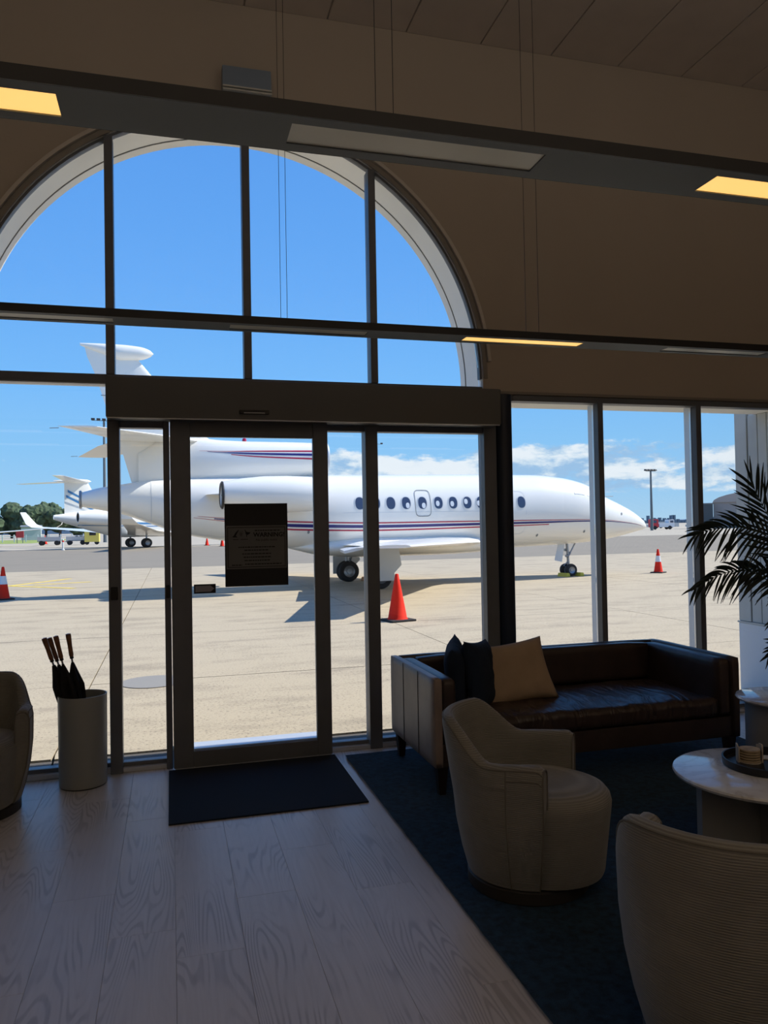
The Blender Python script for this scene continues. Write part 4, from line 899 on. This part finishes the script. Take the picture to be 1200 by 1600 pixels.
# ---- umbrella bin
ub = empty('umbrella_stand', (-.556, -.165, 0)); tag(ub, 'grey cylindrical bin holding umbrellas beside the door frame', 'umbrella stand')
MB().lathe([(.001,.008),(.143,.008),(.144,.012),(.1475,.565),(.1465,.570),(.1405,.570),(.139,.560),(.136,.022),(.001,.020)], n=56, cap=False).build('bin', BINM, ub, smooth=True, auto=.6)
MB().lathe([(.001,0),(.138,0),(.140,.0078),(.001,.0078)], n=48).build('foot_ring', BLACK, ub)
def umbrella(top, low, label, sd_):
    t = empty('umbrella', low); d = Vector(top)-Vector(low); Ln = d.length; t.rotation_euler = d.to_track_quat('Z', 'Y').to_euler()
    tag(t, label, 'umbrella', 'folded umbrellas in the bin'); rnd = random.Random(sd_)
    hl = .150; MB().tube([(0,0,.0),(0,0,Ln-hl+.01)], .006, 8).build('shaft', STEEL, t)
    MB().lathe([(.011,Ln-hl),(.014,Ln-hl+.012),(.0135,Ln-hl*.5),(.0165,Ln-.02),(.0155,Ln-.004),(.001,Ln)], n=16).build('handle', WOODH, t, smooth=True)
    MB().lathe([(.012,Ln-hl-.012),(.012,Ln-hl-.0005)], n=12).build('ferrule', BLACK, t)
    R = []; NN = 24
    for k in range(14):
        z = .02+(Ln-hl-.055-.02)*k/13; f = k/13; base = interp([(0,.010),(.55,.016),(.68,.040),(.82,.040),(.93,.024),(1,.013)], f)
        R.append([(base*(1+.42*math.sin(a*4+f*2.6+sd_)*(.3+.7*f))*math.cos(a), base*(1+.42*math.sin(a*4+f*2.6+sd_)*(.3+.7*f))*math.sin(a), z+(.022*math.sin(a*4+sd_) if k > 10 else 0)) for a in [2*PI*q/NN for q in range(NN)]])
    MB().loft(R).build('canopy', UMB, t, smooth=True)
    # loose folds with pointed rib tips near the handle end
    for q in range(4):
        a = sd_+q*PI/2; z = Ln-hl-.13-.02*q; MB().add([(.02*math.cos(a-.5),.02*math.sin(a-.5),z+.04),(.062*math.cos(a),.062*math.sin(a),z-.02),(.02*math.cos(a+.5),.02*math.sin(a+.5),z-.02),(.012*math.cos(a),.012*math.sin(a),z-.09)], [(0,1,2),(1,2,3),(0,1,3),(0,2,3)]).build('fold', UMB, t)
for tp, lw, lb, s_ in (((-.775,-.20,.945),(-.50,-.15,.034),'umbrella with wooden handle, leftmost and lowest handle',1.),((-.755,-.13,.936),(-.48,-.11,.034),'wood-handled umbrella half hidden behind the leftmost one',2.),((-.706,-.21,.956),(-.50,-.21,.034),'wood-handled umbrella in the middle, third from left',3.),((-.638,-.17,.961),(-.515,-.17,.034),'rightmost wood-handled umbrella, standing apart',4.2)):
    umbrella(tp, lw, lb, s_)
# ---- palm
pm = empty('potted_palm', (4.80, -.62, 0)); tag(pm, 'dark feathery palm reaching in from the right before the windows', 'potted plant')
MB().lathe([(.13,.0),(.15,.01),(.19,.38),(.195,.40),(.175,.40),(.165,.34),(.001,.34)], n=32).build('planter', POT, pm, smooth=True, auto=.5)
MB().lathe([(.001,.341),(.164,.341),(.001,.352)], n=24).build('soil', SOIL, pm)
def bez(P, t):
    P = [Vector(p) for p in P]
    while len(P) > 1: P = [P[i].lerp(P[i+1], t) for i in range(len(P)-1)]
    return P[0]
def frond(P, n=22, ll=.34, start=.35, seed=0, droop=.10, side=Vector((0,1,0))):
    rnd = random.Random(seed); o = Vector(pm.location); pts = [bez(P, k/24)-o for k in range(25)]
    rc = MB().tube(pts, [.008*(1-.8*k/24) for k in range(25)], 6).build('frond', STEM, pm, smooth=True)
    for k in range(n):
        t = start+(1-start)*(k/(n-1))**.95; p = bez(P, min(t, .999))-o; d = (bez(P, min(1, t+.01))-bez(P, t-.01)).normalized()
        sv = d.cross(Vector((0,-1,.15))).normalized()   # across the blade, roughly in the window plane
        for sgn in (-1, 1):
            f = (t-start)/(1-start); L_ = ll*(.55+.55*math.sin(PI*min(1, .18+f*.85)))*(rnd.uniform(.85, 1.1)); ang = math.radians(58-34*f+rnd.uniform(-6, 6))
            v0 = (d*math.cos(ang)+sv*sgn*math.sin(ang)+Vector((0, rnd.uniform(-.28,.28), 0))).normalized(); wd = .0105*rnd.uniform(.85, 1.15)
            nrm = v0.cross(Vector((0,1,0)));
            nrm = nrm.normalized() if nrm.length > .1 else Vector((0,0,1)); vs = []; K = 6
            for q in range(K+1):
                u = q/K; c = p+v0*L_*u+Vector((0,0,-1))*droop*u*u*(L_/.3); w_ = wd*math.sin(PI*min(1, .12+u*.88))**.7 if u < 1 else .0008
                vs += [c+nrm*w_, c+Vector((0,-.004,.0)), c-nrm*w_]
            fs = []
            for q in range(K): a = q*3; fs += [(a, a+1, a+4, a+3), (a+1, a+2, a+5, a+4)]
            MB().add(vs, fs).build('leaflet', LEAF, rc)
Cn = (4.78, -.62, .345)
frond([Cn, (4.68,-.60,1.1), (4.48,-.60,1.42), (4.22,-.60,1.87)], 24, .42, .42, 1, .02)
frond([Cn, (4.70,-.60,1.45), (4.25,-.66,1.68), (3.66,-.66,1.50)], 24, .27, .50, 2, .10)
frond([Cn, (4.62,-.55,1.05), (4.30,-.55,1.44), (3.74,-.55,1.10)], 24, .21, .42, 3, .12)
frond([Cn, (4.72,-.70,1.2), (4.62,-.70,1.6), (4.50,-.72,2.05)], 18, .34, .50, 4, .02)
frond([Cn, (4.70,-.75,.9), (4.50,-.80,1.02), (4.20,-.80,.86)], 12, .20, .60, 5, .12)
frond([Cn, (4.74,-.5,1.0), (4.55,-.50,1.30), (4.22,-.50,1.22)], 14, .24, .50, 6, .10)
frond([Cn, (4.70,-.62,.62), (4.52,-.66,.78), (4.27,-.68,.60)], 8, .16, .70, 7, .08)
